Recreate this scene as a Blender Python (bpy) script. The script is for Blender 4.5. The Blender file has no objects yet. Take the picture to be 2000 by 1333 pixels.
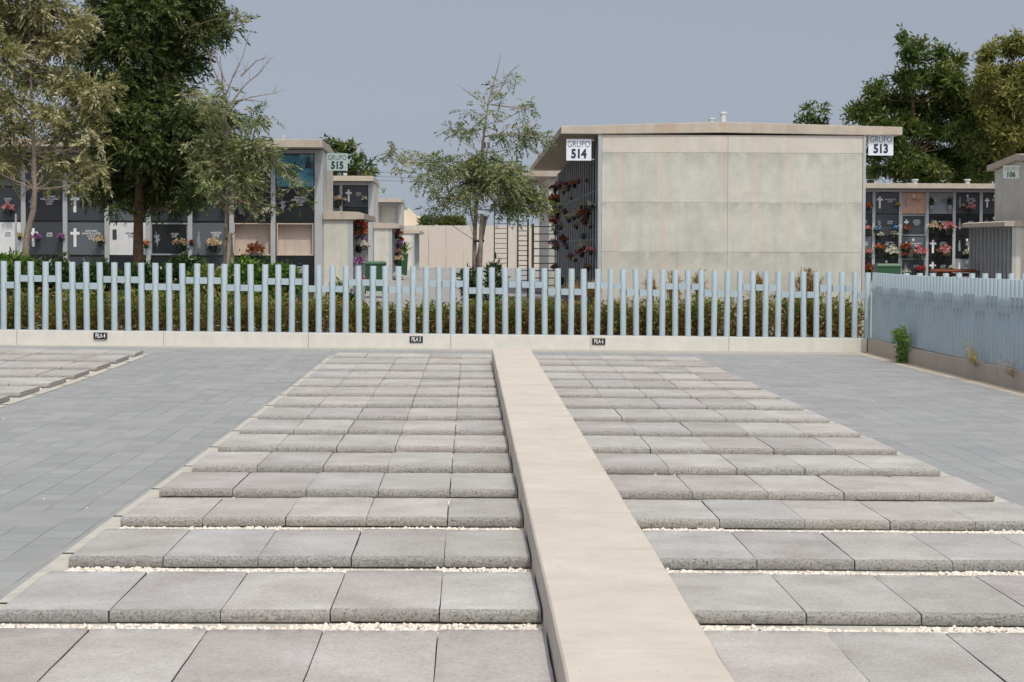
import bpy, bmesh, math, random
import numpy as np
from mathutils import Vector, Matrix
R = math.radians
rnd = random.Random(7)
nr = np.random.default_rng(11)
S = bpy.context.scene
C = S.collection

# ------------------------------------------------------------------ camera
F = 4300.0
CAM = Vector((0, 0, 1.55))
cam = bpy.data.cameras.new('camera'); co = bpy.data.objects.new('camera', cam); C.objects.link(co); S.camera = co
cam.sensor_width = 36; cam.lens = F / 2000 * 36; cam.clip_start = .1; cam.clip_end = 6000
CM = Matrix.Rotation(-math.atan(82 / F), 3, 'Z') @ Matrix.Rotation(math.pi / 2 - math.atan(186.2 / F), 3, 'X') @ Matrix.Rotation(.0034, 3, 'Z')
co.matrix_world = Matrix.Translation(CAM) @ CM.to_4x4()
def W(px, py, y):                       # the point at depth y seen at a pixel of the 2000 px photograph
    d = CM @ Vector(((px - 1000) / F, (666.5 - py) / F, -1))
    return CAM + d * (y / d.y)
S.render.resolution_x = 1024; S.render.resolution_y = 682
# ------------------------------------------------------------------ light
sund = Vector((.17, -.53, 1)).normalized()
el = math.asin(sund.z); az = math.atan2(sund.x, sund.y)
w = bpy.data.worlds.new('World'); S.world = w; w.use_nodes = True
nt = w.node_tree; nt.nodes.clear()
sky = nt.nodes.new('ShaderNodeTexSky'); sky.sky_type = 'NISHITA'; sky.sun_disc = False
sky.sun_elevation = el; sky.sun_rotation = az; sky.air_density = 1.0; sky.dust_density = 5.0; sky.ozone_density = 4; sky.altitude = 50
tc = nt.nodes.new('ShaderNodeTexCoord'); mpn = nt.nodes.new('ShaderNodeMapping'); mpn.inputs['Location'].default_value = (0, 0, .14); mpn.inputs['Scale'].default_value = (1, 1, .86)
nt.links.new(tc.outputs['Generated'], mpn.inputs[0]); nt.links.new(mpn.outputs[0], sky.inputs['Vector'])
hs = nt.nodes.new('ShaderNodeHueSaturation'); hs.inputs['Saturation'].default_value = .40; hs.inputs['Value'].default_value = 1
bg = nt.nodes.new('ShaderNodeBackground'); bg.inputs[1].default_value = .14
wo = nt.nodes.new('ShaderNodeOutputWorld')
nt.links.new(sky.outputs[0], hs.inputs['Color']); tn = nt.nodes.new('ShaderNodeMix'); tn.data_type = 'RGBA'; tn.blend_type = 'MULTIPLY'; tn.inputs[0].default_value = 1; tn.inputs[7].default_value = (.95, .965, 1, 1)
nt.links.new(hs.outputs[0], tn.inputs[6]); nt.links.new(tn.outputs[2], bg.inputs[0]); nt.links.new(bg.outputs[0], wo.inputs[0])
sl = bpy.data.lights.new('sun', 'SUN'); sl.energy = 2.2; sl.angle = R(.6); sl.color = (1, .955, .825)
so = bpy.data.objects.new('sun', sl); C.objects.link(so); so.rotation_euler = sund.to_track_quat('Z', 'Y').to_euler()
S.view_settings.view_transform = 'Standard'; S.view_settings.look = 'None'; S.view_settings.exposure = 0.0; S.view_settings.gamma = 1

# ------------------------------------------------------------------ materials
def mat(name): 
    m = bpy.data.materials.new(name); m.use_nodes = True; n = m.node_tree
    return m, n, n.nodes['Principled BSDF']
def N(n, t, **k):
    x = n.nodes.new('ShaderNode' + t)
    for a, b in k.items():
        if a.startswith('_'): setattr(x, a[1:], b)
        else: x.inputs[a.replace('_', ' ')].default_value = b
    return x
def ramp(n, src, stops):
    r = n.nodes.new('ShaderNodeValToRGB'); n.links.new(src, r.inputs[0]); e = r.color_ramp.elements
    while len(e) < len(stops): e.new(.5)
    for q, (p, c) in zip(e, stops): q.position = p; q.color = (*c, 1) if len(c) == 3 else c
    return r.outputs[0]
def mixc(n, a, b, f, mode='MIX'):
    x = n.nodes.new('ShaderNodeMix'); x.data_type = 'RGBA'; x.blend_type = mode
    for i, v in ((0, f), (6, a), (7, b)):
        if hasattr(v, 'is_output'): n.links.new(v, x.inputs[i])
        else: x.inputs[i].default_value = (*v, 1) if isinstance(v, tuple) else v
    return x.outputs[2]
def noise(n, vec, scale, detail=4, rough=.55):
    x = N(n, 'TexNoise', Scale=scale, Detail=detail, Roughness=rough); n.links.new(vec, x.inputs['Vector']); return x.outputs[0]
def pos(n, sc=(1, 1, 1), obj=False):
    if obj: s = N(n, 'TexCoord').outputs['Object']
    else: s = N(n, 'NewGeometry').outputs['Position']
    mp = N(n, 'Mapping', Scale=sc); n.links.new(s, mp.inputs[0]); return mp.outputs[0]
def bump(n, p, h, strength=.3, dist=.01):
    b = N(n, 'Bump', Strength=strength, Distance=dist); n.links.new(h, b.inputs['Height']); n.links.new(b.outputs[0], p.inputs['Normal'])
def mth(n, op, a, b=0.0):
    x = n.nodes.new('ShaderNodeMath'); x.operation = op
    for i, v in ((0, a), (1, b)):
        if hasattr(v, 'is_output'): n.links.new(v, x.inputs[i])
        else: x.inputs[i].default_value = v
    return x.outputs[0]
def plain(name, col, rough=.6, var=.12, sc=8, spec=.4, metal=0, bmp=0):
    m, n, p = mat(name); v = pos(n)
    a = noise(n, v, sc)
    c = ramp(n, a, [(.3, tuple(x * (1 - var) for x in col)), (.7, tuple(min(1, x * (1 + var)) for x in col))])
    n.links.new(c, p.inputs['Base Color']); p.inputs['Roughness'].default_value = rough
    p.inputs['Specular IOR Level'].default_value = spec; p.inputs['Metallic'].default_value = metal
    if bmp: bump(n, p, noise(n, v, 60), bmp, .004)
    return m
def concrete(name, base, stain, rough=.85, streak=.5, fine=220, blot=1.2, warm=None, amt=.55, joints=None):
    m, n, p = mat(name); v = pos(n)
    c = ramp(n, noise(n, v, 7, 6), [(.3, tuple(x * .93 for x in base)), (.72, tuple(x * 1.06 for x in base))])
    big = ramp(n, noise(n, v, blot, 8, .65), [(.44, (0, 0, 0)), (.66, (1, 1, 1))])
    c = mixc(n, c, stain, mth(n, 'MULTIPLY', big, amt))
    vs = pos(n, (5, 5, .25)); st = ramp(n, noise(n, vs, 1.6, 5), [(.5, (0, 0, 0)), (.7, (1, 1, 1))])
    c = mixc(n, c, tuple(x * .88 for x in stain), mth(n, 'MULTIPLY', st, streak))
    if joints:
        sx = N(n, 'SeparateXYZ'); n.links.new(v, sx.inputs[0]); acc = None
        for j in joints:
            d = mth(n, 'SUBTRACT', j, sx.outputs[2])                     # below the joint: damp stain with a ragged lower edge
            m_ = ramp(n, d, [(0, (0, 0, 0)), (.01, (1, 1, 1)), (.05, (.75, .75, .75)), (.30, (0, 0, 0))])
            acc = m_ if acc is None else mixc(n, acc, m_, 1.0, 'LIGHTEN')
        rg = ramp(n, noise(n, pos(n, (2.2, 2.2, 1.2)), 1.5, 6, .7), [(.40, (0, 0, 0)), (.60, (1, 1, 1))])
        c = mixc(n, c, (.335, .335, .30), mth(n, 'MULTIPLY', mixc(n, acc, rg, 1.0, 'MULTIPLY'), .85))
        tp = ramp(n, mth(n, 'SUBTRACT', sx.outputs[2], joints[0]), [(0, (0, 0, 0)), (.01, (1, 1, 1))]); c = mixc(n, c, (.60, .53, .455), mth(n, 'MULTIPLY', tp, .5))
        mo = ramp(n, noise(n, v, 5, 8, .75), [(.35, (.94, .94, .94)), (.65, (1.05, 1.045, 1.04))]); c = mixc(n, c, mo, 1.0, 'MULTIPLY')
    if warm:
        vw = pos(n, (3, 3, .12)); sw = ramp(n, noise(n, vw, 1.1, 3), [(.57, (0, 0, 0)), (.68, (1, 1, 1))])
        c = mixc(n, c, warm, mth(n, 'MULTIPLY', sw, .55))
    sp = ramp(n, noise(n, v, fine, 2), [(.28, (.72, .72, .72)), (.42, (1, 1, 1))])
    c = mixc(n, c, sp, .5, 'MULTIPLY')
    vo = N(n, 'TexVoronoi', Scale=9.0); n.links.new(v, vo.inputs['Vector'])
    pit = ramp(n, vo.outputs['Distance'], [(.035, (.55, .53, .5)), (.06, (1, 1, 1))])
    c = mixc(n, c, pit, .8, 'MULTIPLY')
    n.links.new(c, p.inputs['Base Color']); p.inputs['Roughness'].default_value = rough; p.inputs['Specular IOR Level'].default_value = .25
    bump(n, p, noise(n, v, 90, 6), .25, .004)
    return m
M = {}
M['wallcon'] = concrete('board_marked_concrete', (.56, .54, .475), (.41, .41, .355), streak=.26, blot=1.3, warm=(.60, .47, .36), amt=.45, joints=[W(1400, y, 36.35).z for y in (299, 396.5, 493, 590)])
M['wallcon2'] = concrete('pale_concrete', (.60, .57, .50), (.44, .43, .38), streak=.3, blot=1.4)
M['roofcon'] = concrete('roof_concrete', (.50, .43, .35), (.36, .32, .27), streak=.4, blot=2, warm=(.47, .31, .22))
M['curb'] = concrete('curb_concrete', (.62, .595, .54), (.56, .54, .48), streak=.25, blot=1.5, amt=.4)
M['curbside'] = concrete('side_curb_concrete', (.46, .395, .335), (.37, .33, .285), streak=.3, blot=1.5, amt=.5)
M['beam'] = concrete('beam_concrete', (.56, .50, .435), (.49, .445, .39), streak=.0, blot=1.6, amt=.5, fine=120)
M['bed'] = concrete('bed_concrete', (.50, .47, .41), (.36, .35, .32), streak=.0, blot=4, amt=.6)
M['farwall'] = concrete('rendered_wall', (.56, .50, .43), (.5, .44, .38), streak=.1, blot=.4, amt=.3)
M['recess'] = concrete('recess_plaster', (.55, .46, .39), (.45, .37, .31), streak=.4, blot=3, amt=.5)

def slabmat():
    m, n, p = mat('vibrated_concrete_slab'); g = pos(n); oi = N(n, 'ObjectInfo').outputs['Random']
    r2 = N(n, 'TexWhiteNoise', _noise_dimensions='1D'); n.links.new(mth(n, 'MULTIPLY', oi, 91.7), r2.inputs['W'])
    tone = ramp(n, r2.outputs[0], [(0, (.355, .34, .33)), (.25, (.40, .39, .375)), (.5, (.435, .425, .41)), (.7, (.435, .41, .395)), (.85, (.385, .362, .352)), (1, (.395, .392, .388))])
    cl = ramp(n, noise(n, pos(n, (1.2, .8, 1)), 2.2, 5), [(.36, (.93, .91, .90)), (.68, (1.12, 1.12, 1.12))])
    c = mixc(n, tone, cl, 1.0, 'MULTIPLY')
    dl = ramp(n, noise(n, pos(n, (5, 22, 5)), 2.2, 4, .7), [(.56, (0, 0, 0)), (.74, (1, 1, 1))])
    c = mixc(n, c, (.56, .56, .54), mth(n, 'MULTIPLY', dl, .28))
    sp = ramp(n, noise(n, g, 130, 4, .8), [(.32, (.66, .65, .64)), (.46, (.97, .97, .97)), (.60, (1.02, 1.02, 1.02)), (.74, (1.2, 1.2, 1.2))])
    c = mixc(n, c, sp, .9, 'MULTIPLY')
    md = ramp(n, noise(n, pos(n, (1, .6, 1)), 60, 5, .85), [(.33, (.80, .79, .78)), (.47, (1, 1, 1)), (.66, (1.14, 1.14, 1.14))]); c = mixc(n, c, md, 1.0, 'MULTIPLY')
    ed = ramp(n, noise(n, g, 1.7, 6, .7), [(.40, (.90, .885, .865)), (.58, (1.03, 1.03, 1.02))]); c = mixc(n, c, ed, 1.0, 'MULTIPLY')
    vp = N(n, 'TexVoronoi', Scale=55.0); n.links.new(g, vp.inputs['Vector'])
    mk = ramp(n, noise(n, g, 9, 2), [(.58, (0, 0, 0)), (.64, (1, 1, 1))])
    pt = mixc(n, (1, 1, 1), ramp(n, vp.outputs['Distance'], [(.10, (.5, .49, .48)), (.2, (1, 1, 1))]), mk)
    c = mixc(n, c, pt, .8, 'MULTIPLY')
    n.links.new(c, p.inputs['Base Color']); p.inputs['Roughness'].default_value = .9; p.inputs['Specular IOR Level'].default_value = .2
    bump(n, p, noise(n, g, 220, 4), .35, .003)
    return m
def edgemat():
    m, n, p = mat('porous_slab_edge'); g = pos(n); oi = N(n, 'ObjectInfo').outputs['Random']
    r2 = N(n, 'TexWhiteNoise', _noise_dimensions='1D'); n.links.new(mth(n, 'MULTIPLY', oi, 91.7), r2.inputs['W'])
    tone = ramp(n, r2.outputs[0], [(0, (.33, .315, .30)), (.25, (.38, .365, .345)), (.5, (.41, .40, .37)), (.7, (.41, .38, .355)), (.85, (.36, .335, .315)), (1, (.37, .365, .35))])
    nz = noise(n, g, 95, 5, .72)
    pit = ramp(n, nz, [(.33, (.24, .23, .22)), (.42, (.70, .68, .66)), (.52, (1, 1, 1)), (.68, (1.2, 1.19, 1.18))])
    c = mixc(n, tone, pit, .95, 'MULTIPLY')
    n.links.new(c, p.inputs['Base Color']); p.inputs['Roughness'].default_value = .95; p.inputs['Specular IOR Level'].default_value = .15
    bump(n, p, nz, 1.0, .012)
    return m
M['slab'] = slabmat(); M['slabedge'] = edgemat()

def pavemat():
    m, n, p = mat('grey_block_paving'); g = N(n, 'NewGeometry').outputs['Position']
    sx = N(n, 'SeparateXYZ'); n.links.new(g, sx.inputs[0])
    cx = N(n, 'CombineXYZ'); n.links.new(sx.outputs[1], cx.inputs[0]); n.links.new(sx.outputs[0], cx.inputs[1])
    br = N(n, 'TexBrick', Scale=1.0, _offset=.5, Mortar_Size=.0055, Mortar_Smooth=.4, Bias=0.0, Brick_Width=.305, Row_Height=.207)
    br.inputs['Color1'].default_value = (.262, .270, .272, 1); br.inputs['Color2'].default_value = (.325, .328, .325, 1); br.inputs['Mortar'].default_value = (.15, .155, .16, 1)
    n.links.new(cx.outputs[0], br.inputs['Vector'])
    c = br.outputs['Color']
    c = mixc(n, c, (.28, .285, .287), .3)
    cl = ramp(n, noise(n, g, 1.1, 6, .6), [(.35, (.93, .93, .93)), (.7, (1.09, 1.09, 1.08))]); c = mixc(n, c, cl, 1.0, 'MULTIPLY')
    sc = ramp(n, noise(n, pos(n, (3, 30, 3)), 1.5, 4, .7), [(.62, (0, 0, 0)), (.72, (1, 1, 1))]); c = mixc(n, c, (.52, .53, .52), mth(n, 'MULTIPLY', sc, .35))
    sp = ramp(n, noise(n, g, 300, 2), [(.3, (.8, .8, .8)), (.5, (1, 1, 1)), (.75, (1.12, 1.12, 1.12))]); c = mixc(n, c, sp, .8, 'MULTIPLY')
    # sand swept into joints and against the walls
    wob = noise(n, g, 3.5, 6, .7)
    d1 = mth(n, 'SUBTRACT', mth(n, 'ADD', mth(n, 'MULTIPLY', sx.outputs[0], .1041), 34.32), sx.outputs[1])
    d2 = mth(n, 'SUBTRACT', 6.34, sx.outputs[0])
    rr = mth(n, 'MULTIPLY', wob, 1.0)
    a1 = ramp(n, mth(n, 'SUBTRACT', mth(n, 'ADD', d1, mth(n, 'MULTIPLY', sx.outputs[0], -.06)), rr), [(.0, (.55, .55, .55)), (.35, (0, 0, 0))])
    a2 = ramp(n, mth(n, 'SUBTRACT', d2, mth(n, 'MULTIPLY', wob, .28)), [(.0, (1, 1, 1)), (.12, (0, 0, 0))])
    c = mixc(n, c, (.50, .43, .33), mth(n, 'MULTIPLY', a1, .7)); c = mixc(n, c, (.56, .46, .35), mth(n, 'MULTIPLY', a2, .9))
    jm = ramp(n, noise(n, g, .9, 3), [(.46, (0, 0, 0)), (.60, (1, 1, 1))])
    jj = mth(n, 'MULTIPLY', br.outputs['Fac'], jm); c = mixc(n, c, (.40, .36, .28), mth(n, 'MULTIPLY', jj, .75))
    n.links.new(c, p.inputs['Base Color']); p.inputs['Roughness'].default_value = .8; p.inputs['Specular IOR Level'].default_value = .3
    h = mth(n, 'SUBTRACT', mth(n, 'MULTIPLY', noise(n, g, 150, 3), .3), br.outputs['Fac']); bump(n, p, h, .4, .004)
    return m
M['pave'] = pavemat()
M['asphalt'] = plain('asphalt', (.30, .285, .27), .9, .08, 2, .2, bmp=.2)
M['soil'] = plain('soil', (.16, .11, .07), .95, .4, 14, .1, bmp=.8)
M['post'] = plain('pale_blue_paint', (.365, .44, .475), .42, .05, 3, .5)
M['bar'] = plain('pale_blue_bar_paint', (.355, .43, .465), .45, .05, 3, .5)
M['cap'] = plain('post_cap', (.46, .55, .58), .5, .05, 9)
M['pillar'] = plain('pillar_grey', (.40, .415, .42), .6, .06, 4, .3)
M['plate_black'] = plain('black_plate', (.012, .012, .015), .35, .2, 5, .5)
M['white'] = plain('white_paint', (.78, .79, .79), .5, .03, 5)
M['letter'] = plain('dark_letter', (.03, .035, .05), .5, .1, 5)
M['wletter'] = plain('white_letter', (.75, .75, .74), .6, .03, 5)
M['signwhite'] = plain('sign_white', (.72, .75, .80), .35, .03, 2)
M['signgreen_shade'] = plain('sign_shade_green', (.37, .47, .45), .35, .05, 2)  # greenish grey has the shade over the sign mixed into its colour
M['signshade'] = plain('sign_deep_shade', (.27, .31, .28), .5, .05, 2)  # darker copy of the sign green, shade put into the colour
M['bracket'] = plain('bracket_metal', (.30, .32, .32), .45, .1, 5, .5, .5)
M['granite_black'] = plain('black_granite', (.012, .014, .017), .28, .3, 90, .5)
M['granite_dark'] = plain('dark_grey_granite', (.045, .052, .062), .3, .3, 120, .5)
M['granite_grey'] = plain('grey_granite', (.11, .125, .14), .35, .25, 130, .45)
M['granite_light'] = plain('light_grey_granite', (.24, .26, .28), .4, .2, 130, .4)
M['granite_side'] = plain('matt_dark_granite', (.02, .022, .026), .9, .3, 90, .05)
M['marble_white'] = plain('white_marble', (.68, .68, .68), .3, .06, 6, .5)
M['marble_pink'] = plain('salmon_marble', (.50, .30, .21), .4, .15, 8, .4)
M['green_bin'] = plain('green_plastic', (.022, .082, .036), .45, .1, 4, .5)
M['rubber'] = plain('rubber', (.02, .02, .02), .8, .1, 5)
M['ladder'] = plain('dark_green_metal', (.055, .075, .07), .5, .15, 5, .4)
M['bench'] = plain('bench_wood', (.24, .085, .045), .6, .25, 20, .3)
M['galv'] = plain('galvanised_steel', (.45, .48, .5), .4, .08, 6, .5, .6)
M['vent'] = plain('vent_plastic', (.52, .56, .58), .5, .06, 6)
M['bark_pale'] = plain('pale_bark', (.24, .19, .155), .9, .35, 25, .15, bmp=.8)
M['bark_dark'] = plain('brown_bark', (.13, .085, .055), .9, .35, 25, .15, bmp=.8)
M['stake'] = plain('weathered_stake', (.30, .245, .20), .85, .2, 12, .2)
M['strap'] = plain('black_strap', (.03, .03, .03), .7, .1, 5)
M['redtie'] = plain('red_tie', (.45, .03, .06), .6, .1, 5)
M['pot'] = plain('dark_pot', (.02, .024, .03), .4, .2, 9, .5)
M['pebble'] = plain('white_marble_chip', (.72, .66, .585), .7, .12, 45, .3)
M['pebble2'] = plain('cream_chip', (.60, .49, .37), .7, .12, 45, .3)
M['hill'] = plain('sandy_hill', (.50, .41, .31), .95, .15, .05, .1)
M['slot'] = plain('drain_black', (.02, .02, .02), .7, .1, 5)
def picmat():
    m, n, p = mat('blue_sky_print'); g = pos(n)
    c = ramp(n, noise(n, g, 3.2, 5, .6), [(.34, (.015, .10, .15)), (.48, (.07, .26, .34)), (.62, (.40, .50, .54))])
    n.links.new(c, p.inputs['Base Color']); p.inputs['Roughness'].default_value = .3; return m
M['print'] = picmat()
def leafmat(name, stops, trans=.35, rough=.5):
    m, n, p = mat(name)
    r0_ = N(n, 'NewGeometry').outputs['Random Per Island']; at = N(n, 'Attribute', _attribute_name='tone')
    r = mth(n, 'ADD', mth(n, 'MULTIPLY', r0_, .35), mth(n, 'MULTIPLY', at.outputs['Fac'], .65)) if 'leaves' in name and 'hedge' not in name and 'shrub' not in name and 'weed' not in name else r0_
    c = ramp(n, r, stops)
    n.links.new(c, p.inputs['Base Color']); p.inputs['Roughness'].default_value = rough; p.inputs['Specular IOR Level'].default_value = .35
    t = N(n, 'BsdfTranslucent'); n.links.new(mixc(n, c, (1.1, 1.25, .6), .8, 'MULTIPLY'), t.inputs[0])
    mx = N(n, 'MixShader', Fac=trans); n.links.new(p.outputs[0], mx.inputs[1]); n.links.new(t.outputs[0], mx.inputs[2])
    n.links.new(mx.outputs[0], n.nodes['Material Output'].inputs[0]); return m
L_dark = leafmat('dark_leaves', [(0, (.02, .036, .011)), (.35, (.04, .07, .016)), (.6, (.085, .12, .03)), (.8, (.20, .21, .07)), (.95, (.38, .36, .20)), (1, (.42, .40, .26))])  # pale end of the ramp stands in for sunlit leaf bunches
L_olive = leafmat('olive_leaves', [(0, (.07, .08, .028)), (.3, (.19, .185, .07)), (.55, (.36, .335, .16)), (.8, (.58, .54, .36)), (1, (.34, .2, .12))])
L_olive2 = leafmat('grey_olive_leaves', [(0, (.055, .085, .028)), (.3, (.13, .165, .06)), (.55, (.21, .235, .10)), (.82, (.38, .38, .24)), (1, (.34, .22, .13))])
L_mid = leafmat('willow_leaves', [(0, (.025, .05, .012)), (.35, (.055, .095, .02)), (.65, (.12, .155, .035)), (1, (.25, .23, .07))])
L_yel = leafmat('yellow_green_leaves', [(0, (.07, .09, .02)), (.5, (.18, .19, .045)), (.85, (.31, .28, .09)), (1, (.45, .36, .18))])
L_bush = leafmat('bright_shrub_leaves', [(0, (.03, .075, .008)), (.5, (.085, .17, .018)), (.9, (.16, .26, .04)), (1, (.28, .28, .09))])
L_bushd = leafmat('deep_shrub_leaves', [(0, (.012, .03, .006)), (.55, (.03, .065, .015)), (.93, (.08, .13, .03)), (1, (.5, .5, .4))])
L_hg = leafmat('hedge_leaves', [(0, (.06, .12, .02)), (.5, (.19, .27, .05)), (.8, (.34, .35, .09)), (1, (.36, .25, .1))], .5)
L_hb = leafmat('dry_hedge_leaves', [(0, (.19, .07, .03)), (.3, (.34, .15, .07)), (.55, (.50, .33, .13)), (.75, (.26, .29, .07)), (.93, (.50, .36, .16)), (1, (.38, .10, .07))], .5)
L_weed = leafmat('weed_leaves', [(0, (.06, .13, .02)), (.6, (.14, .24, .05)), (1, (.26, .34, .1))])
L_wy = leafmat('yellow_weed', [(0, (.30, .24, .06)), (.6, (.45, .36, .10)), (1, (.5, .45, .25))])
def petal(name, cols):
    k = len(cols); st = [(i / k, c) for i, c in enumerate(cols)]
    m = leafmat(name, st, .2, .6)
    for nd in m.node_tree.nodes:
        if nd.type == 'VALTORGB': nd.color_ramp.interpolation = 'CONSTANT'
    return m
PET = {'red': petal('red_petals', [(.32, .02, .02), (.45, .06, .05), (.2, .03, .02)]),
       'orange': petal('orange_petals', [(.55, .16, .06), (.65, .28, .1), (.5, .1, .06)]),
       'pink': petal('pink_petals', [(.6, .18, .22), (.7, .4, .4), (.65, .25, .25)]),
       'purple': petal('purple_petals', [(.25, .04, .25), (.38, .12, .38), (.5, .3, .5)]),
       'white': petal('white_petals', [(.7, .68, .6), (.75, .74, .7), (.6, .5, .4)]),
       'cream': petal('cream_petals', [(.65, .5, .35), (.7, .6, .45), (.6, .4, .28)]),
       'blue': petal('blue_petals', [(.03, .15, .4), (.06, .25, .5), (.6, .6, .65)]),
       'rust': petal('rust_petals', [(.30, .07, .03), (.4, .14, .06), (.22, .05, .03)]),
       'mixed': petal('mixed_petals', [(.65, .6, .5), (.55, .12, .15), (.6, .4, .15), (.1, .2, .08)]),
       'yellow': petal('yellow_petals', [(.6, .4, .05), (.65, .5, .15), (.5, .3, .03)])}

# ------------------------------------------------------------------ builders
def tag(o, label=None, cat=None, group=None, kind=None):
    if label: o['label'] = label
    if cat: o['category'] = cat
    if group: o['group'] = group
    o['kind'] = kind or 'thing'
    return o
def empty(name, loc=(0, 0, 0)):
    o = bpy.data.objects.new(name, None); C.objects.link(o); o.location = loc; o.empty_display_size = .1; return o
class MB:
    def __init__(s): s.v = []; s.f = []; s.m = []
    def add(s, vs, fs, mi=0):
        k = len(s.v); s.v += [tuple(x) for x in vs]; s.f += [tuple(i + k for i in f) for f in fs]; s.m += [mi] * len(fs)
    def box(s, a, b, mi=0):
        x0, y0, z0 = a; x1, y1, z1 = b
        s.add([(x0, y0, z0), (x1, y0, z0), (x1, y1, z0), (x0, y1, z0), (x0, y0, z1), (x1, y0, z1), (x1, y1, z1), (x0, y1, z1)],
              [(0, 3, 2, 1), (4, 5, 6, 7), (0, 1, 5, 4), (1, 2, 6, 5), (2, 3, 7, 6), (3, 0, 4, 7)], mi)
    def prism(s, prof, axis, a, b, mi=0):      # prof: 2D polygon; axis 'x' -> prof=(y,z), axis 'y' -> prof=(x,z)
        n = len(prof)
        f = (lambda t, p: (t, p[0], p[1])) if axis == 'x' else (lambda t, p: (p[0], t, p[1]))
        vs = [f(a, p) for p in prof] + [f(b, p) for p in prof]
        s.add(vs, [tuple(range(n)), tuple(range(2 * n - 1, n - 1, -1))] + [(i, i + n, (i + 1) % n + n, (i + 1) % n) for i in range(n)], mi)
    def tube(s, pts, rad, seg=8, mi=0, cap=True):
        pts = [Vector(p) for p in pts]; rings = []
        for i, p in enumerate(pts):
            d = (pts[min(i + 1, len(pts) - 1)] - pts[max(i - 1, 0)]).normalized()
            u = d.cross(Vector((0, 1, 0)) if abs(d.y) < .9 else Vector((1, 0, 0))).normalized(); v = d.cross(u)
            r = rad[i] if isinstance(rad, (list, tuple)) else rad
            rings.append([p + (u * math.cos(2 * math.pi * k / seg) + v * math.sin(2 * math.pi * k / seg)) * r for k in range(seg)])
        vs = [q for r_ in rings for q in r_]; fs = []
        for i in range(len(rings) - 1):
            for k in range(seg): a = i * seg + k; b = i * seg + (k + 1) % seg; fs.append((a, b, b + seg, a + seg))
        if cap: fs.append(tuple(range(seg))[::-1]); fs.append(tuple(range(len(vs) - seg, len(vs))))
        s.add(vs, fs, mi)
    def build(s, name, mats, parent=None, smooth=False, bev=0, loc=None):
        me = bpy.data.meshes.new(name); me.from_pydata(s.v, [], s.f)
        for m_ in (mats if isinstance(mats, list) else [mats]): me.materials.append(m_)
        me.polygons.foreach_set('material_index', s.m)
        bm = bmesh.new(); bm.from_mesh(me); bmesh.ops.recalc_face_normals(bm, faces=bm.faces)
        if bev: bmesh.ops.bevel(bm, geom=bm.edges[:], offset=bev, segments=2, affect='EDGES', profile=.6, clamp_overlap=True)
        bm.to_mesh(me); bm.free()
        if smooth:
            me.polygons.foreach_set('use_smooth', [len(p.vertices) <= 4 for p in me.polygons])
            try: me.set_sharp_from_angle(angle=R(45))
            except Exception: pass
        o = bpy.data.objects.new(name, me); C.objects.link(o)
        if loc is not None: o.location = loc
        if parent: o.parent = parent
        return o
def bx(name, a, b, m, parent=None, bev=0):
    q = MB(); q.box(a, b); return q.build(name, m, parent, bev=bev)
def npmesh(name, v, f, mats, parent=None, mi=None):
    me = bpy.data.meshes.new(name); k = f.shape[1]
    me.vertices.add(len(v)); me.vertices.foreach_set('co', v.astype(np.float32).ravel())
    me.loops.add(f.size); me.loops.foreach_set('vertex_index', f.astype(np.int32).ravel())
    me.polygons.add(len(f)); me.polygons.foreach_set('loop_start', np.arange(0, f.size, k, dtype=np.int32))
    for m_ in (mats if isinstance(mats, list) else [mats]): me.materials.append(m_)
    if mi is not None: me.polygons.foreach_set('material_index', mi.astype(np.int32))
    me.update(calc_edges=True); o = bpy.data.objects.new(name, me); C.objects.link(o)
    if parent: o.parent = parent
    return o
def text(body, size, m, name='lettering', parent=None, loc=(0, 0, 0), bold=0, xs=1, depth=.002, align='CENTER', rz=0):
    cu = bpy.data.curves.new('t', 'FONT'); cu.body = body; cu.size = size; cu.extrude = depth; cu.offset = bold; cu.align_x = align; cu.align_y = 'CENTER'; cu.resolution_u = 3
    cu.space_line = .95
    t = bpy.data.objects.new('t', cu); C.objects.link(t)
    dg = bpy.context.evaluated_depsgraph_get(); me = bpy.data.meshes.new_from_object(t.evaluated_get(dg))
    bpy.data.objects.remove(t); me.materials.clear(); me.materials.append(m)
    me.transform(Matrix.Translation(loc) @ Matrix.Rotation(rz, 4, 'Z') @ Matrix.Rotation(math.pi / 2, 4, 'X') @ Matrix.Diagonal((xs, 1, 1, 1)))
    o = bpy.data.objects.new(name, me); C.objects.link(o)
    if parent: o.parent = parent
    return o
def unit(a): return a / np.maximum(np.linalg.norm(a, axis=-1, keepdims=True), 1e-9)
def leaves(base, d, L, wd, up=None):            # diamond leaves: base (n,3), direction (n,3)
    n = len(base); d = unit(d); r = unit(nr.normal(size=(n, 3)) + (np.array([0, 0, .6]) if up is None else up))
    s = unit(np.cross(d, r)); nn = np.cross(s, d)
    L = np.broadcast_to(np.asarray(L, float).reshape(-1, 1), (n, 1)); wd = np.broadcast_to(np.asarray(wd, float).reshape(-1, 1), (n, 1))
    mid = base + d * L * .45 - nn * wd * .25
    v = np.stack([base, mid + s * wd * .5, base + d * L - nn * wd * .6, mid - s * wd * .5], 1).reshape(-1, 3)
    return v, np.arange(4 * n).reshape(n, 4)
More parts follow.
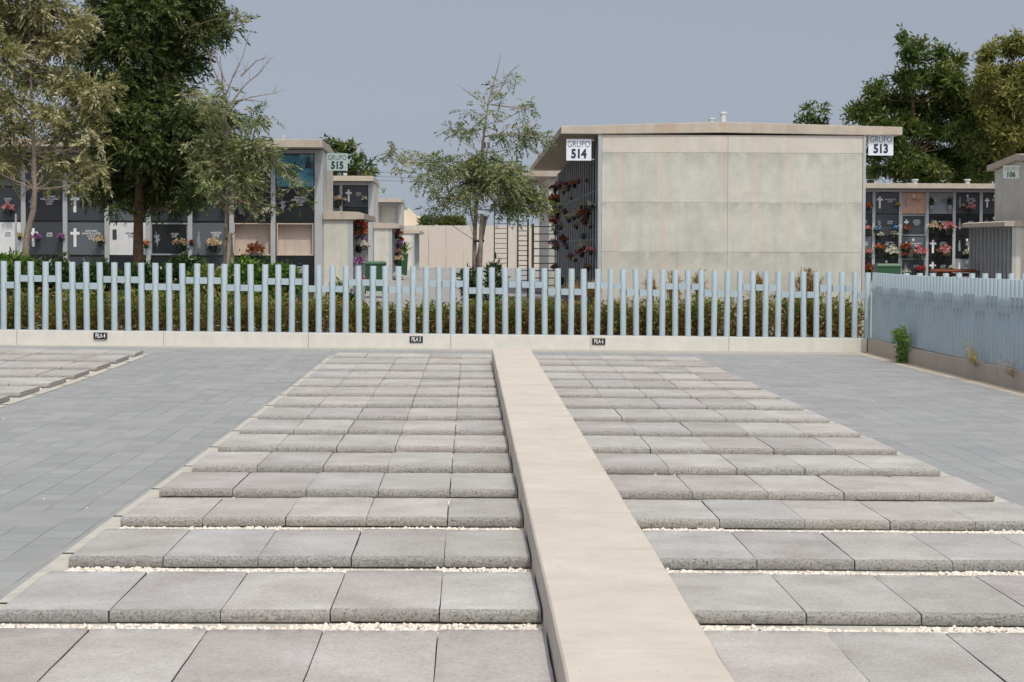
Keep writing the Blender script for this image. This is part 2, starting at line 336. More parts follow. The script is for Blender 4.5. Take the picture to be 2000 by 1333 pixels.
def fronds(base, d, L, k, ll, lw):              # pinnate fronds: k leaflet pairs each, along a drooping rib
    n = len(base); d = unit(d); r = unit(nr.normal(size=(n, 3)) * .7 + np.array([0, 0, 1.])); s = unit(np.cross(d, r))
    L = np.asarray(L, float).reshape(-1, 1); B = []; D = []; LL = []
    for i in range(k):
        t = (i + .6) / k
        p = base + d * L * t - np.array([0, 0, 1]) * L * .28 * t * t
        for sg in (-1, 1):
            B.append(p); D.append(d * .75 + s * sg * .85 + np.array([0, 0, -.35]) * t + nr.normal(size=(n, 3)) * .12)
            LL.append(np.full(n, ll * (1 - .45 * abs(t - .4))))
    B.append(base + d * L * .95 - np.array([0, 0, 1]) * L * .28); D.append(d + np.array([0, 0, -.4])); LL.append(np.full(n, ll))
    LL = np.concatenate(LL)
    return leaves(np.concatenate(B), np.concatenate(D), LL * nr.uniform(.8, 1.2, len(LL)), LL * lw)
def joinv(parts):
    V = []; Fc = []; k = 0
    for v, f in parts: V.append(v); Fc.append(f + k); k += len(v)
    return np.concatenate(V), np.concatenate(Fc)

def tree(name, label, group, Y, trunk, clumps, leafm, barkm, r0, style, dens, depth=.8, twigs=(), extra=()):
    """trunk: pixel polyline; clumps: (px,py,rx,ry[,dens]) - read as places in space at depth Y, each with its own thickness"""
    base = W(trunk[0][0], trunk[0][1], Y); root = empty(name, base); inv = Matrix.Translation(-base)
    pp = Y / F
    T = [W(x, y, Y) + Vector((0, (rnd.random() - .5) * .1, 0)) for x, y in trunk]
    mb = MB(); n = len(T)
    mb.tube([inv @ t for t in T], [r0 * (1 - .93 * i / (n - 1)) for i in range(n)], 10)
    mb.build('trunk', barkm, root, smooth=True)
    br = MB(); V = []; TN = []
    for c in clumps:
        px, py, rx, ry = c[:4]; dn = c[4] if len(c) > 4 else 1
        yo = (rnd.random() - .5) * 2 * depth * (c[5] if len(c) > 5 else 1); ctr = W(px, py, Y + yo); rX = rx * pp; rZ = ry * pp; rY = (rX * .6 + rZ * .4) 
        # limb from the trunk
        cand = [t for t in T if t.z < ctr.z - .05] or [T[0]]
        st = cand[-1] if len(cand) < len(T) else min(T, key=lambda t: (t - ctr).length)
        mid = st.lerp(ctr, .5) + Vector((rnd.uniform(-.05, .05), rnd.uniform(-.05, .05), -.06 * (ctr - st).length))
        rr = max(.006, r0 * .16 * (1 if style == 'pin' else .8))
        br.tube([inv @ st, inv @ mid, inv @ ctr], [rr, rr * .7, rr * .4], 6)
        vol = rX * rZ * (2 * rY) ** .5
        nf = max(6, int(dens * dn * vol))
        q = unit(nr.normal(size=(nf, 3))) * (nr.uniform(.12, 1, (nf, 1)) ** .55)
        # uneven outline: pull the ellipsoid in and out with a few lumps
        lump = 1 + .3 * np.sin(q[:, :1] * 7 + px) * np.cos(q[:, 2:] * 6 + py)
        p = q * lump * np.array([rX, rY, rZ]) + np.array(inv @ ctr)
        # cluster to twigs
        kt = max(3, nf // 9); tw = p[nr.integers(0, nf, kt)]; j = nr.integers(0, kt, nf); p = p * .45 + tw[j] * .55 + nr.normal(size=(nf, 3)) * .03
        for t in tw[:max(2, kt // 3)]:
            br.tube([inv @ ctr, Vector(t)], [rr * .35, rr * .12], 4, cap=False)
        tj = nr.uniform(0, 1, kt); tone = np.clip((tj[j] * .7 + nr.uniform(0, 1, nf) * .3 - .5) * 1.25 + .5 + q[:, 2] * .08, 0, 1); TN.append(np.tile(tone, {'pin': 13, 'pins': 11, 'willow': 10}[style]))  # lighter tone per bunch and towards its top imitates sunlit clusters
        out = q * np.array([1, 1, .6]) + nr.normal(size=(nf, 3)) * .45 + np.array([.12, 0, -.05])
        if style == 'pin': V.append(fronds(p, out, nr.uniform(.17, .30, nf), 6, .105, .30))
        elif style == 'pins': V.append(fronds(p, out, nr.uniform(.13, .24, nf), 5, .078, .30))
        elif style == 'willow':
            for z in range(10):
                V.append(leaves(p + nr.normal(size=(nf, 3)) * .10, out + nr.normal(size=(nf, 3)) * .9 + np.array([0, 0, .1]), nr.uniform(.15, .28, nf), nr.uniform(.055, .085, nf)))
    for tw in twigs:
        P = [inv @ W(x, y, Y) for x, y in tw]; br.tube(P, [.012 * (1 - .8 * i / max(1, len(P) - 1)) + .0025 for i in range(len(P))], 5)
        for i in range(len(P) - 1):
            for _ in range(3):
                a = P[i].lerp(P[i + 1], rnd.random()); dr = (P[i + 1] - P[i]).normalized() + Vector((rnd.uniform(-.9, .9), rnd.uniform(-.9, .9), rnd.uniform(-.2, .8)))
                br.tube([a, a + dr.normalized() * rnd.uniform(.08, .22)], [.004, .002], 4)
    br.build('branches', barkm, root, smooth=True)
    v, f = joinv(V); cr = npmesh('crown', v, f, leafm, root)
    at = cr.data.attributes.new('tone', 'FLOAT', 'FACE'); at.data.foreach_set('value', np.concatenate(TN).astype(np.float32))
    tag(root, label, 'tree', group)
    return root

# ------------------------------------------------------------------ terrain heights
def sm(a, b, t): t = min(1, max(0, (t - a) / (b - a))); return t * t * (3 - 2 * t)
def G(x, y):
    z = float(np.interp(y, [8, 12, 16, 20, 25, 31, 34.3], [.012, .0, -.03, -.045, -.06, -.067, -.061]))
    c = (.006 if x > 0 else .001); b = sm(24, 34, y); c = c * (1 - b) + .0113 * b
    return z - c * max(-9.5, min(x, 8))
def FY(x): return 34.346 + .1041 * x          # front fence line
def HG(y): return float(np.interp(y, [35, 42, 66], [-.06, -.06, .5]))

# ------------------------------------------------------------------ ground
xs = [-2500, -900, -300, -120, -60, -30, -15] + [-10 + i for i in range(23)] + [15, 20, 30, 60, 120, 300, 900, 2500]
ys = [-300, -60, -10, 0, 4] + [6 + 1.5 * i for i in range(20)] + [36, 38, 40, 42, 45, 50, 55, 60, 66, 80, 110, 200, 500, 1500, 5000]
def gz(x, y):
    if y <= 35.5: return G(x, max(y, 8)) - .03
    return HG(y) - .003 * max(0, 38 - y)
mb = MB(); mb.v = [(x, y, gz(x, y)) for y in ys for x in xs]; nx = len(xs)
mb.f = [(j * nx + i, j * nx + i + 1, (j + 1) * nx + i + 1, (j + 1) * nx + i) for j in range(len(ys) - 1) for i in range(nx - 1)]; mb.m = [0] * len(mb.f)
tag(mb.build('ground', M['asphalt']), kind='structure')
xs = [-12, -9.5, -8, -6, -4, -2, 0, 1, 2, 4, 5.3, 6.4]; ys = [2 + i for i in range(30)] + [32, 33, 1e3]
mb = MB(); mb.v = [(x, min(y, FY(x) + .05), G(x, max(8, min(y, FY(x))))) for y in ys for x in xs]; nx = len(xs)
mb.f = [(j * nx + i, j * nx + i + 1, (j + 1) * nx + i + 1, (j + 1) * nx + i) for j in range(len(ys) - 1) for i in range(nx - 1)]; mb.m = [0] * len(mb.f)
tag(mb.build('pavement', M['pave']), kind='structure')
mb = MB()
for i in range(28):
    x = -9.5 + i * .57; x2 = x + .57
    mb.add([(x, FY(x) + .18, -.03 - .0113 * x), (x2, FY(x2) + .18, -.03 - .0113 * x2), (x2, 36.9 if x < 1.3 else 36.3, .02), (x, 36.9 if x < 1.3 else 36.3, .02)], [(0, 1, 2, 3)])
tag(mb.build('planting_bed', M['soil']), kind='structure')

# ------------------------------------------------------------------ low walls and fences
def slopewall(name, P, m, h, th, nrm, seglen=1.6):    # P: list of (x,y,z) along the foot
    mb = MB()
    for i in range(len(P) - 1):
        a, b = Vector(P[i]), Vector(P[i + 1]); d = (b - a).normalized(); b2 = b - d * .004; o = Vector(nrm) * th; up = Vector((0, 0, h)); dn = Vector((0, 0, -.15))
        jit = Vector(nrm) * rnd.uniform(-.002, .002)
        a += jit; b2 += jit
        mb.add([a + dn, b2 + dn, b2 + o + dn, a + o + dn, a + up, b2 + up, b2 + o + up, a + o + up], [(0, 1, 5, 4), (1, 2, 6, 5), (2, 3, 7, 6), (3, 0, 4, 7), (4, 5, 6, 7), (0, 3, 2, 1)])
    return mb.build(name, m, bev=.006)
H = .222
fx = [-11.3 + i * 2.2 for i in range(9)]; fx = [x for x in fx if x < 5.9] + [6.34]
o = slopewall('low_wall', [(x, FY(x), -.061 - .0113 * x) for x in fx], M['curb'], H, .2, (0, 1, 0))
tag(o, 'low pale concrete wall carrying the front run of pale blue posts', 'wall', 'low walls under the fences')
sy = [35.2, 31.6, 28.9, 26.4, 24, 21.6, 19]
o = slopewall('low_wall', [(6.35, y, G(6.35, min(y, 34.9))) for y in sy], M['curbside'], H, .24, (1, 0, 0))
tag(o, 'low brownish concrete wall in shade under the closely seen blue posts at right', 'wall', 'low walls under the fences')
PH = 1.272 - H
def post_mesh():
    mb = MB(); seg = 20; r = .0485
    ring = lambda rr, z: [(rr * math.cos(2 * math.pi * k / seg), rr * math.sin(2 * math.pi * k / seg), z) for k in range(seg)]
    vs = ring(r, 0) + ring(r, PH - .006) + ring(r - .003, PH); fs = []
    for j in range(2): fs += [(j * seg + k, j * seg + (k + 1) % seg, (j + 1) * seg + (k + 1) % seg, (j + 1) * seg + k) for k in range(seg)]
    fs.append(tuple(range(2 * seg, 3 * seg))); mb.add(vs, fs)
    o = mb.build('post', M['post'], smooth=True); me = o.data; bpy.data.objects.remove(o); return me
PM = post_mesh()
def fence(label, P, off, tilt=0):                     # P(i) -> foot of post i on the wall top
    root = empty('picket_fence', P[0]); tag(root, label, 'fence', 'pale blue tubular fences')
    b0 = Vector(P[0]); a_, e_ = Vector((0, 0, 0)), Vector(P[-1]) - b0; d_ = e_.normalized(); n_ = Vector((-d_.y, d_.x, 0)).normalized() * .06; u_ = Vector((0, 0, .009)); a_ = a_ - d_ * .1; e_ = e_ + d_ * .1
    q = MB(); q.add([a_ - n_, e_ - n_, e_ + n_, a_ + n_, a_ - n_ + u_, e_ - n_ + u_, e_ + n_ + u_, a_ + n_ + u_], [(0, 3, 2, 1), (4, 5, 6, 7), (0, 1, 5, 4), (1, 2, 6, 5), (2, 3, 7, 6), (3, 0, 4, 7)]); q.build('base_rail', M['galv'], root)
    for i, p in enumerate(P):
        o = bpy.data.objects.new('post', PM); C.objects.link(o); o.parent = root; o.location = Vector(p) - b0; o.rotation_euler = (rnd.uniform(-.001, .001), tilt + rnd.uniform(-.001, .001), rnd.uniform(0, 6))
        if i + 1 < len(P):
            a = Vector(p) - b0; b = Vector(P[i + 1]) - b0; zc = PH - (.26 if ((i - off) // 3) % 2 == 0 else .365)
            d = (b - a).normalized(); pr = Vector((-d.y, d.x, 0)).normalized() * .043; q = MB(); u = Vector((0, 0, .049))
            a = a + Vector((0, 0, zc)) + d * .046; b = b + Vector((0, 0, zc)) - d * .046
            q.add([a - pr - u, b - pr - u, b + pr - u, a + pr - u, a - pr + u, b - pr + u, b + pr + u, a + pr + u], [(0, 3, 2, 1), (4, 5, 6, 7), (0, 1, 5, 4), (1, 2, 6, 5), (2, 3, 7, 6), (3, 0, 4, 7)])
            q.build('crossbar', M['bar'], root)
    return root
FP = [(-7.115 - .2072 * 3 + .2072 * i, 0, 0) for i in range(69)]
FP = [(x, FY(x) + .1, -.061 - .0113 * x + H) for x, _, _ in FP]
fence('long pale blue fence of round posts facing the graves, its bars stepping up and down', FP, 4, tilt=.011)
fence('pale blue fence run seen edge on along the right side, posts closing up', [(6.47, 35.05 - .2083 * i, G(6.47, 35.05 - .2083 * i) + H) for i in range(70)], 1)
fence('pale blue fence whose post tops show above the right side fence', [(6.9 + .2083 * i, FY(6.9) - .35, -.135 + H) for i in range(14)], 1)
# row signs
for px, py, s in ((196, 656.5, 'FILA 4'), (813, 663.5, 'FILA 5'), (1169.5, 667.5, 'FILA 6')):
    p = W(px, py, 34.3); yy = FY(p.x) - .012; p = W(px, py, yy)
    o = bx('row_sign', (-.103, 0, -.05), (.103, .01, .05), M['plate_black'], bev=.001); o.location = p; o.rotation_euler = (0, .0113, .1037)
    text(s, .094, M['wletter'], 'lettering', o, (0, -.002, .0), bold=.0012, xs=.60, depth=.001)
    tag(o, 'small black plate lettered %s on the front of the low wall' % s, 'sign', 'row number plates')

# ------------------------------------------------------------------ graves
BK = [8.42, 9.95, 11.47, 12.98, 14.55, 16.11, 17.67, 19.23, 20.79, 22.36, 23.92, 25.48, 27.04, 28.6, 30.16, 31.5]   # back edges, rows -2..13
FR = [7.3, 8.86, 10.42, 11.98] + [b + .5 for b in BK[3:-1]]
T_ = .05
def slab_mesh(wd, ln, seed):
    rr = random.Random(seed); mb = MB()
    # profile in (y,z): rounded front top edge, slightly rounded back
    r = .022
    prof = [(0.004, 0), (0, .006)] + [(r - r * math.cos(a), T_ - r + r * math.sin(a)) for a in (0, .35, .7, 1.05, 1.4, math.pi / 2)] + [(ln * .12, T_), (ln * .3, T_), (ln * .5, T_), (ln * .7, T_), (ln * .9, T_), (ln - .004, T_), (ln, T_ - .004), (ln, 0)]
    nxs = 24; n = len(prof); g = []
    for i in range(nxs + 1):
        u = i / nxs; x = (u - .5) * wd; row = []
        for j, (y, z) in enumerate(prof):
            e = .0018 if 1 <= j <= 7 else .0003
            edge = .0013 if i in (0, nxs) else 0
            row.append((x + (rr.uniform(-edge, edge) if edge else 0), y + rr.uniform(-e, e) * 1.3, z + (rr.uniform(-e, e) if j > 0 and z > 0 else 0) - (.0035 if edge and z > T_ - .01 else 0)))
        g += row
    fs = []; mi = []
    for i in range(nxs):
        for j in range(n - 1): fs.append((i * n + j, (i + 1) * n + j, (i + 1) * n + j + 1, i * n + j + 1)); mi.append(1 if j < 7 or j >= n - 2 else 0)
        fs.append((i * n, i * n + n - 1, (i + 1) * n + n - 1, (i + 1) * n)); mi.append(1)
    fs.append(tuple(range(n))); mi.append(1); fs.append(tuple(nxs * n + k for k in range(n))[::-1]); mi.append(1)
    mb.add(g, fs); mb.m = mi; o = mb.build('cover_slab', [M['slab'], M['slabedge']], smooth=True); me = o.data; bpy.data.objects.remove(o); return me
ORD = ['first', 'second', 'third', 'fourth', 'fifth', 'sixth', 'seventh', 'eighth', 'ninth', 'tenth', 'eleventh', 'twelfth', 'thirteenth', 'fourteenth', 'fifteenth', 'sixteenth', 'seventeenth', 'eighteenth', 'nineteenth', 'twentieth'] + ['twenty ' + w for w in 'first second third fourth fifth sixth seventh eighth ninth'.split()] + ['thirtieth'] + ['thirty ' + w for w in 'first second third fourth fifth sixth seventh eighth ninth'.split()] + ['fortieth'] + ['forty ' + w for w in 'first second third fourth fifth'.split()]
cache = {}
def slabs(edges, rows, block, first_side):
    ne = len(edges) - 1
    for ri in rows:
        y0, y1 = FR[ri], BK[ri]
        for k in range(ne):
            xa, xb = edges[k], edges[k + 1]; wd = xb - xa - .005; x = (xa + xb) / 2
            key = (round(wd, 3), round(y1 - y0, 2), rnd.randrange(2))
            if key not in cache: cache[key] = slab_mesh(wd, y1 - y0, len(cache))
            ya = y0 + rnd.uniform(-.006, .008)
            o = bpy.data.objects.new('cover_slab', cache[key]); C.objects.link(o)
            z0 = G(x, y0) + .013; z1 = G(x, y1) + .013
            o.location = (x + rnd.uniform(-.0015, .0015), ya, z0 + rnd.uniform(-.001, .004)); o.rotation_euler = (rnd.uniform(-.003, .002) + math.atan((z1 - z0) / (y1 - y0)), (G(xa, y0) - G(xb, y0)) / (xb - xa), rnd.uniform(-.003, .003))
            kk = k if first_side == 'left' else ne - 1 - k
            tag(o, 'grey slab, %s from %s in the %s row back, %s' % (ORD[kk], first_side, ORD[ri], block), 'slab', 'grave cover slabs')
LE = [-1.905, -1.455, -1.005, -.562, -.121, .292]
RE = [.90, 1.369, 1.838, 2.307, 2.776, 3.245]
slabs(LE, range(16), 'left of the beam', 'left')
for k in range(1): pass
slabs(RE, range(16), 'right of the beam', 'right')
slabs([-4.66 - .447 * i for i in range(8)][::-1], range(9, 16), 'far left block', 'right')
def bed(label, x0, x1, y0, y1):
    mb = MB(); n = 30
    Y_ = [y0 + (y1 - y0) * i / n for i in range(n + 1)]
    for i in range(n):
        a, b = Y_[i], Y_[i + 1]
        for (xa, xb) in ((x0, x1),):
            za0, zb0, za1, zb1 = G(xa, a) + .009, G(xb, a) + .009, G(xa, b) + .009, G(xb, b) + .009
            mb.add([(xa, a, za0), (xb, a, zb0), (xb, b, zb1), (xa, b, za1), (xa, a, za0 - .1), (xb, a, zb0 - .1), (xb, b, zb1 - .1), (xa, b, za1 - .1)], [(0, 1, 2, 3), (0, 3, 7, 4), (1, 5, 6, 2)] + ([(0, 4, 5, 1)] if i == 0 else []) + ([(3, 2, 6, 7)] if i == n - 1 else []))
    return tag(mb.build('grave_bed', M['bed']), label, 'grave bed', 'concrete beds under the slabs')
bed('flat concrete bed with pale edging under the slabs left of the beam', -2.02, .30, 6, 31.55)
bed('flat concrete bed with pale edging under the slabs right of the beam', .82, 3.34, 6, 31.55)
bed('flat concrete bed with pale edging under the far left slabs', -8.2, -4.56, 18, 31.55)
# beam
mb = MB(); n = 60
xl = [.300 + rnd.uniform(-.0014, .0014) for _ in range(n + 1)]; xr = [.818 + rnd.uniform(-.002, .002) for _ in range(n + 1)]
for i in range(n + 1):
    y = 5.5 + (29.7 - 5.5) * i / n; zt = .218 - .0027 * max(0, y - 7); g_ = G(.5, y) - .05
    c = .008
    mb.v += [(xl[i] - .004, y, g_), (xl[i], y, zt - c), (xl[i] + c, y, zt), (xr[i] - c, y, zt), (xr[i], y, zt - c), (xr[i] + .003, y, g_)]
for i in range(n):
    for j in range(5): mb.f.append((i * 6 + j, i * 6 + j + 1, (i + 1) * 6 + j + 1, (i + 1) * 6 + j))
mb.f += [(0, 1, 2, 3, 4, 5), tuple(n * 6 + k for k in range(6))]; mb.m = [0] * len(mb.f)
m_, n_, p_ = M['beam'], M['beam'].node_tree, M['beam'].node_tree.nodes['Principled BSDF']
g_ = pos(n_); sx_ = N(n_, 'SeparateXYZ'); n_.links.new(g_, sx_.inputs[0]); src = p_.inputs['Base Color'].links[0].from_socket
wv = mth(n_, 'ADD', sx_.outputs[1], mth(n_, 'MULTIPLY', noise(n_, g_, 6, 3), .03))
jt = ramp(n_, mth(n_, 'PINGPONG', wv, 1.21), [(.0, (.80, .79, .77)), (.006, (1, 1, 1))])
bl = ramp(n_, noise(n_, pos(n_, (1, 1.2, 1)), 2.2, 7, .65), [(.30, (.91, .90, .885)), (.5, (1, 1, 1)), (.72, (1.05, 1.05, 1.04))])
vo = N(n_, 'TexVoronoi', Scale=17.0); n_.links.new(g_, vo.inputs['Vector']); dt = ramp(n_, vo.outputs['Distance'], [(.05, (.45, .42, .4)), (.085, (1, 1, 1))])
dm = ramp(n_, noise(n_, g_, 5, 2), [(.52, (0, 0, 0)), (.58, (1, 1, 1))]); dt = mixc(n_, (1., 1., 1.), dt, dm)
c_ = mixc(n_, mixc(n_, mixc(n_, src, jt, 1.0, 'MULTIPLY'), bl, 1.0, 'MULTIPLY'), dt, .9, 'MULTIPLY'); n_.links.new(c_, p_.inputs['Base Color'])
tag(mb.build('concrete_beam', M['beam']), 'long low cream concrete beam running between the two blocks of slabs', 'concrete beam')
# drain slots
for ri in range(1, 16):
    for x, bl in ((-1.985, 'left'), (3.30, 'right')):
        y = FR[ri] + .5; o = MB(); o.box((-.036, -.012, 0), (.036, .012, .003)); q = o.build('drain_slot', M['slot'], loc=(x, y, G(x, y) + .0095))
        tag(q, 'narrow dark drain slot by the %s slab row, %s edging' % (ORD[ri], bl), 'drain', 'drain slots in the edging')
    if ri > 8:
        y = FR[ri] + .5; x = -4.60; o = MB(); o.box((-.036, -.012, 0), (.036, .012, .003)); q = o.build('drain_slot', M['slot'], loc=(x, y, G(x, y) + .0095))
        tag(q, 'narrow dark drain slot by the %s slab row, far left edging' % ORD[ri], 'drain', 'drain slots in the edging')
# gravel
def gravel():
    ico = bmesh.new(); bmesh.ops.create_icosphere(ico, subdivisions=1, radius=1); bv = np.array([v.co[:] for v in ico.verts]); bf = np.array([[v.index for v in f.verts] for f in ico.faces]); ico.free()
    V = []; Fc = []; MI = []; k = 0
    for ri in range(0, 16):
        for (xa, xb, side) in ((-1.88, .285, 0), (.84, 3.23, 1), (-7.8, -4.68, 2)):
            if side == 2 and ri < 9: continue
            if ri + 1 > 15: continue
            ya, yb = BK[ri] + .01, FR[ri + 1] - (.04 if ri < 3 else .12)
            near = ri < 4; n = int((xb - xa) * (yb - ya) * (2600 if near else 500))
            x = nr.uniform(xa, xb, n); y = ya + (yb - ya) * nr.uniform(0, 1, n) ** .9
            fill = .72 + .28 * np.sin(x * 2.3 + ri * 1.7 + side) * np.sin(x * 5.1 + ri) 
            keep = (y < ya + (yb - ya) * (.55 + .5 * fill)); x = x[keep]; y = y[keep]; n = len(x)
            s = nr.uniform(.007, .015, n) * (1 if near else 1.3)
            ht = .005 + (.017 if ri < 2 else .004) * fill[keep] * (1 - (y - ya) / (yb - ya)) * nr.uniform(0, 1, n)
            z = np.array([G(a, b) for a, b in zip(x, y)]) + .009 + ht
            sc = s[:, None] * nr.uniform(.6, 1.25, (n, 3)); th = nr.uniform(0, 6.28, n); cs, sn = np.cos(th), np.sin(th)
            vv = bv[None] * nr.uniform(.72, 1.25, (n, len(bv), 1)) * sc[:, None]
            X = vv[..., 0] * cs[:, None] - vv[..., 1] * sn[:, None]; Y2 = vv[..., 0] * sn[:, None] + vv[..., 1] * cs[:, None]
            vv = np.stack([X + x[:, None], Y2 + y[:, None], vv[..., 2] * .8 + z[:, None]], -1).reshape(-1, 3)
            ff = (bf[None] + (np.arange(n) * len(bv))[:, None, None]).reshape(-1, 3) + k
            V.append(vv); Fc.append(ff); MI.append(np.repeat((nr.random(n) < .12).astype(int), len(bf))); k += len(vv)
    n = 90; x = np.concatenate([nr.uniform(-6.5, -2.05, n), nr.uniform(3.4, 6.2, n // 2), nr.uniform(.33, .8, 6)]); y = np.concatenate([nr.uniform(9, 33, n), nr.uniform(13, 34, n // 2), nr.uniform(8, 28, 6)]); n = len(x)
    z = np.array([G(a, b) + .004 + (.21 - .0027 * b if .3 < a < .82 else 0) for a, b in zip(x, y)]); s = nr.uniform(.003, .010, (n, 1, 1))
    vv = (bv[None] * nr.uniform(.6, 1.2, (n, len(bv), 3)) * s + np.stack([x, y, z], -1)[:, None]).reshape(-1, 3); ff = (bf[None] + (np.arange(n) * len(bv))[:, None, None]).reshape(-1, 3) + k
    V.append(vv); Fc.append(ff); MI.append(np.repeat((nr.random(n) < .5).astype(int), len(bf)))
    o = npmesh('white_gravel', np.concatenate(V), np.concatenate(Fc), [M['pebble'], M['pebble2']], mi=np.concatenate(MI))
    tag(o, 'white marble chips strewn in the strips between slab rows', 'gravel', kind='stuff')
gravel()

# ------------------------------------------------------------------ flowers, plaques
def bouquet(p, r, kind, label, group, nfl=26, pot=True, green=.35, face=(0, -1, 0), droop=0):
    root = empty('flower_bouquet', p); f = Vector(face)
    if pot:
        q = MB(); c = f * r * .35
        q.tube([c + Vector((0, 0, -r * 1.1)), c + Vector((0, 0, -r * .15))], [r * .30, r * .42], 10)
        q.build('vase', M['pot'], root, smooth=True)
    n = nfl; q = unit(nr.normal(size=(n, 3))); q[:, 2] = np.abs(q[:, 2]) * .9 - .25 - droop * nr.uniform(0, 1, n); q = q * nr.uniform(.35, 1, (n, 1)) * r
    q = q + np.array(f) * r * .5
    P = []
    for k in range(7):
        a = k * 2 * math.pi / 7; dr = np.array([math.cos(a), 0, math.sin(a)]) * .8 + np.array(f) * .5
        dd = np.tile(dr, (n, 1)) + nr.normal(size=(n, 3)) * .15
        P.append(leaves(q, dd, r * nr.uniform(.24, .34, n), r * .2))
    v, fc = joinv(P); npmesh('blossoms', v, fc, PET[kind], root)
    m = int(n * 3 * green) + 4
    b = unit(nr.normal(size=(m, 3))) * r * .5; b[:, 2] -= r * .15; b += np.array(f) * r * .35
    v, fc = leaves(b, unit(b - np.array(f) * 0) + nr.normal(size=(m, 3)) * .3, r * nr.uniform(.5, .8, m), r * .16)
    npmesh('leaves', v, fc, L_bushd, root)
    return tag(root, label, 'flowers', group)
def plaque(xc, y, z0, z1, wd, m, label, group, cross=None, lines=None, frame=False, oval=False, tcol='wletter', th=.03):
    h = z1 - z0; q = MB(); q.box((-wd / 2, 0, 0), (wd / 2, th, h)); o = q.build('niche_plaque', m, bev=.003, loc=(xc, y, z0))
    if cross:
        cx, s, cm = cross; q = MB(); cz = h * .55; b = .028 * s
        q.box((cx - b, -.008, cz - .19 * s), (cx + b, -.001, cz + .17 * s)); q.box((cx - .09 * s, -.0075, cz + .045 * s), (cx + .09 * s, -.001, cz + .045 * s + 2 * b))
        q.build('cross', cm, o)
    if lines:
        tx, body, sz = lines; text(body, sz, M[tcol], 'lettering', o, (tx, -.002, h * .62), depth=.001, bold=.0008)
    if frame:
        q = MB(); a = wd / 2; e = .028
        q.box((-a, -.02, 0), (-a + e, -.001, h)); q.box((a - e, -.02, 0), (a, -.001, h)); q.box((-a + e, -.02, h - e), (a - e, -.001, h)); q.box((-a + e, -.02, 0), (a - e, -.001, e))
        q.build('frame', M['galv'], o)
    if oval:
        q = MB(); q.add([(.0 + .035 * math.cos(t * .4), -.004, h * .85 + .045 * math.sin(t * .4)) for t in range(16)], [tuple(range(16))]); q.build('portrait', M['marble_white'], o)
    tag(o, label, 'plaque', group); return o
def engraving(o, x, z, h, m, k):
    q = MB(); P = {0: [(-.05, 0), (.06, 0), (.07, .25), (.04, .5), (.06, .62), (.03, .72), (.045, .85), (.0, 1), (-.04, .86), (-.03, .7), (-.07, .55), (-.05, .3)],
               1: [(0, 0), (.03, .35), (.12, .5), (.04, .55), (.1, .8), (.0, .7), (-.05, 1), (-.05, .7), (-.13, .72), (-.04, .5), (-.1, .3), (-.02, .35)]}[k]
    q.add([(x + a * h * 1.6, -.003, z + b * h) for a, b in P], [tuple(range(len(P)))]); q.build('engraving', m, o)
def recess(xc, y, z0, z1, wd, label, group):
    q = MB(); d = .16; a = wd / 2; h = z1 - z0
    q.box((-a, d, 0), (a, d + .02, h)); q.box((-a, 0, 0), (-a + .02, d, h)); q.box((a - .02, 0, 0), (a, d, h)); q.box((-a + .02, 0, 0), (a - .02, d, .025)); q.box((-a + .02, 0, h - .02), (a - .02, d, h))
    return tag(q.build('empty_niche', M['recess'], loc=(xc, y, z0)), label, 'niche', group)
NC = {'k': 'granite_black', 'd': 'granite_dark', 'g': 'granite_grey', 'l': 'granite_light', 'w': 'marble_white', 'p': 'marble_pink'}
NW = {'k': 'black', 'd': 'charcoal', 'g': 'grey', 'l': 'light grey', 'w': 'white', 'p': 'salmon'}
def niche_building(name, label, Y, xr, xl, ztop, zb, roof_over, zr, depth, pillars, endcol=.17, zbase=None, fall=.1, rmat='roofcon', endm='wallcon2', ext=0):
    """row of wall tombs facing the camera, with its columns, roof slab and end walls"""
    root = empty(name, ((xl + xr) / 2, Y, zbase)); inv = Vector((-(xl + xr) / 2, -Y, -zbase))
    def put(mb, nm, m, **k):
        mb.v = [tuple(Vector(v) + inv) for v in mb.v]; return mb.build(nm, m, root, **k)
    q = MB(); q.box((xl, Y + .24, zbase - .1), (xr - .04, Y + depth, ztop - .16)); put(q, 'body', M[endm])
    q = MB(); q.box((xr - endcol, Y - .02, zbase - .1), (xr, Y + .24, ztop - .17)); put(q, 'end_column', M['pillar'], bev=.006)
    q = MB()
    for i in range(5):
        y0 = Y + .26 + i * (depth - .5) / 5; q.box((xr - .039, y0, zbase), (xr - .004, y0 + (depth - .5) / 5 - .02, ztop - .2))
    put(q, 'end_wall', M[endm])
    for x in pillars:
        q = MB(); q.box((x - .045, Y, zbase - .1), (x + .045, Y + .22, zr[0])); put(q, 'pillar', M['pillar'], bev=.004)
    q = MB(); q.box((xl, Y + .01, zr[0] + .001), (xr - endcol - .002, Y + .22, ztop - .17)); put(q, 'lintel', M['pillar'])
    q = MB(); q.prism([(Y - roof_over, ztop - .15), (Y - roof_over, ztop), (Y + depth * .55, ztop - fall * .2), (Y + depth + .1, ztop - fall), (Y + depth + .1, ztop - fall - .14), (Y + depth * .5, ztop - fall * .2 - .155), (Y + .1, ztop - .155)], 'x', xl - .2, xr + ext)
    put(q, 'roof', M[rmat], bev=.008)
    tag(root, label, 'building', 'blocks of wall tombs')
    return root

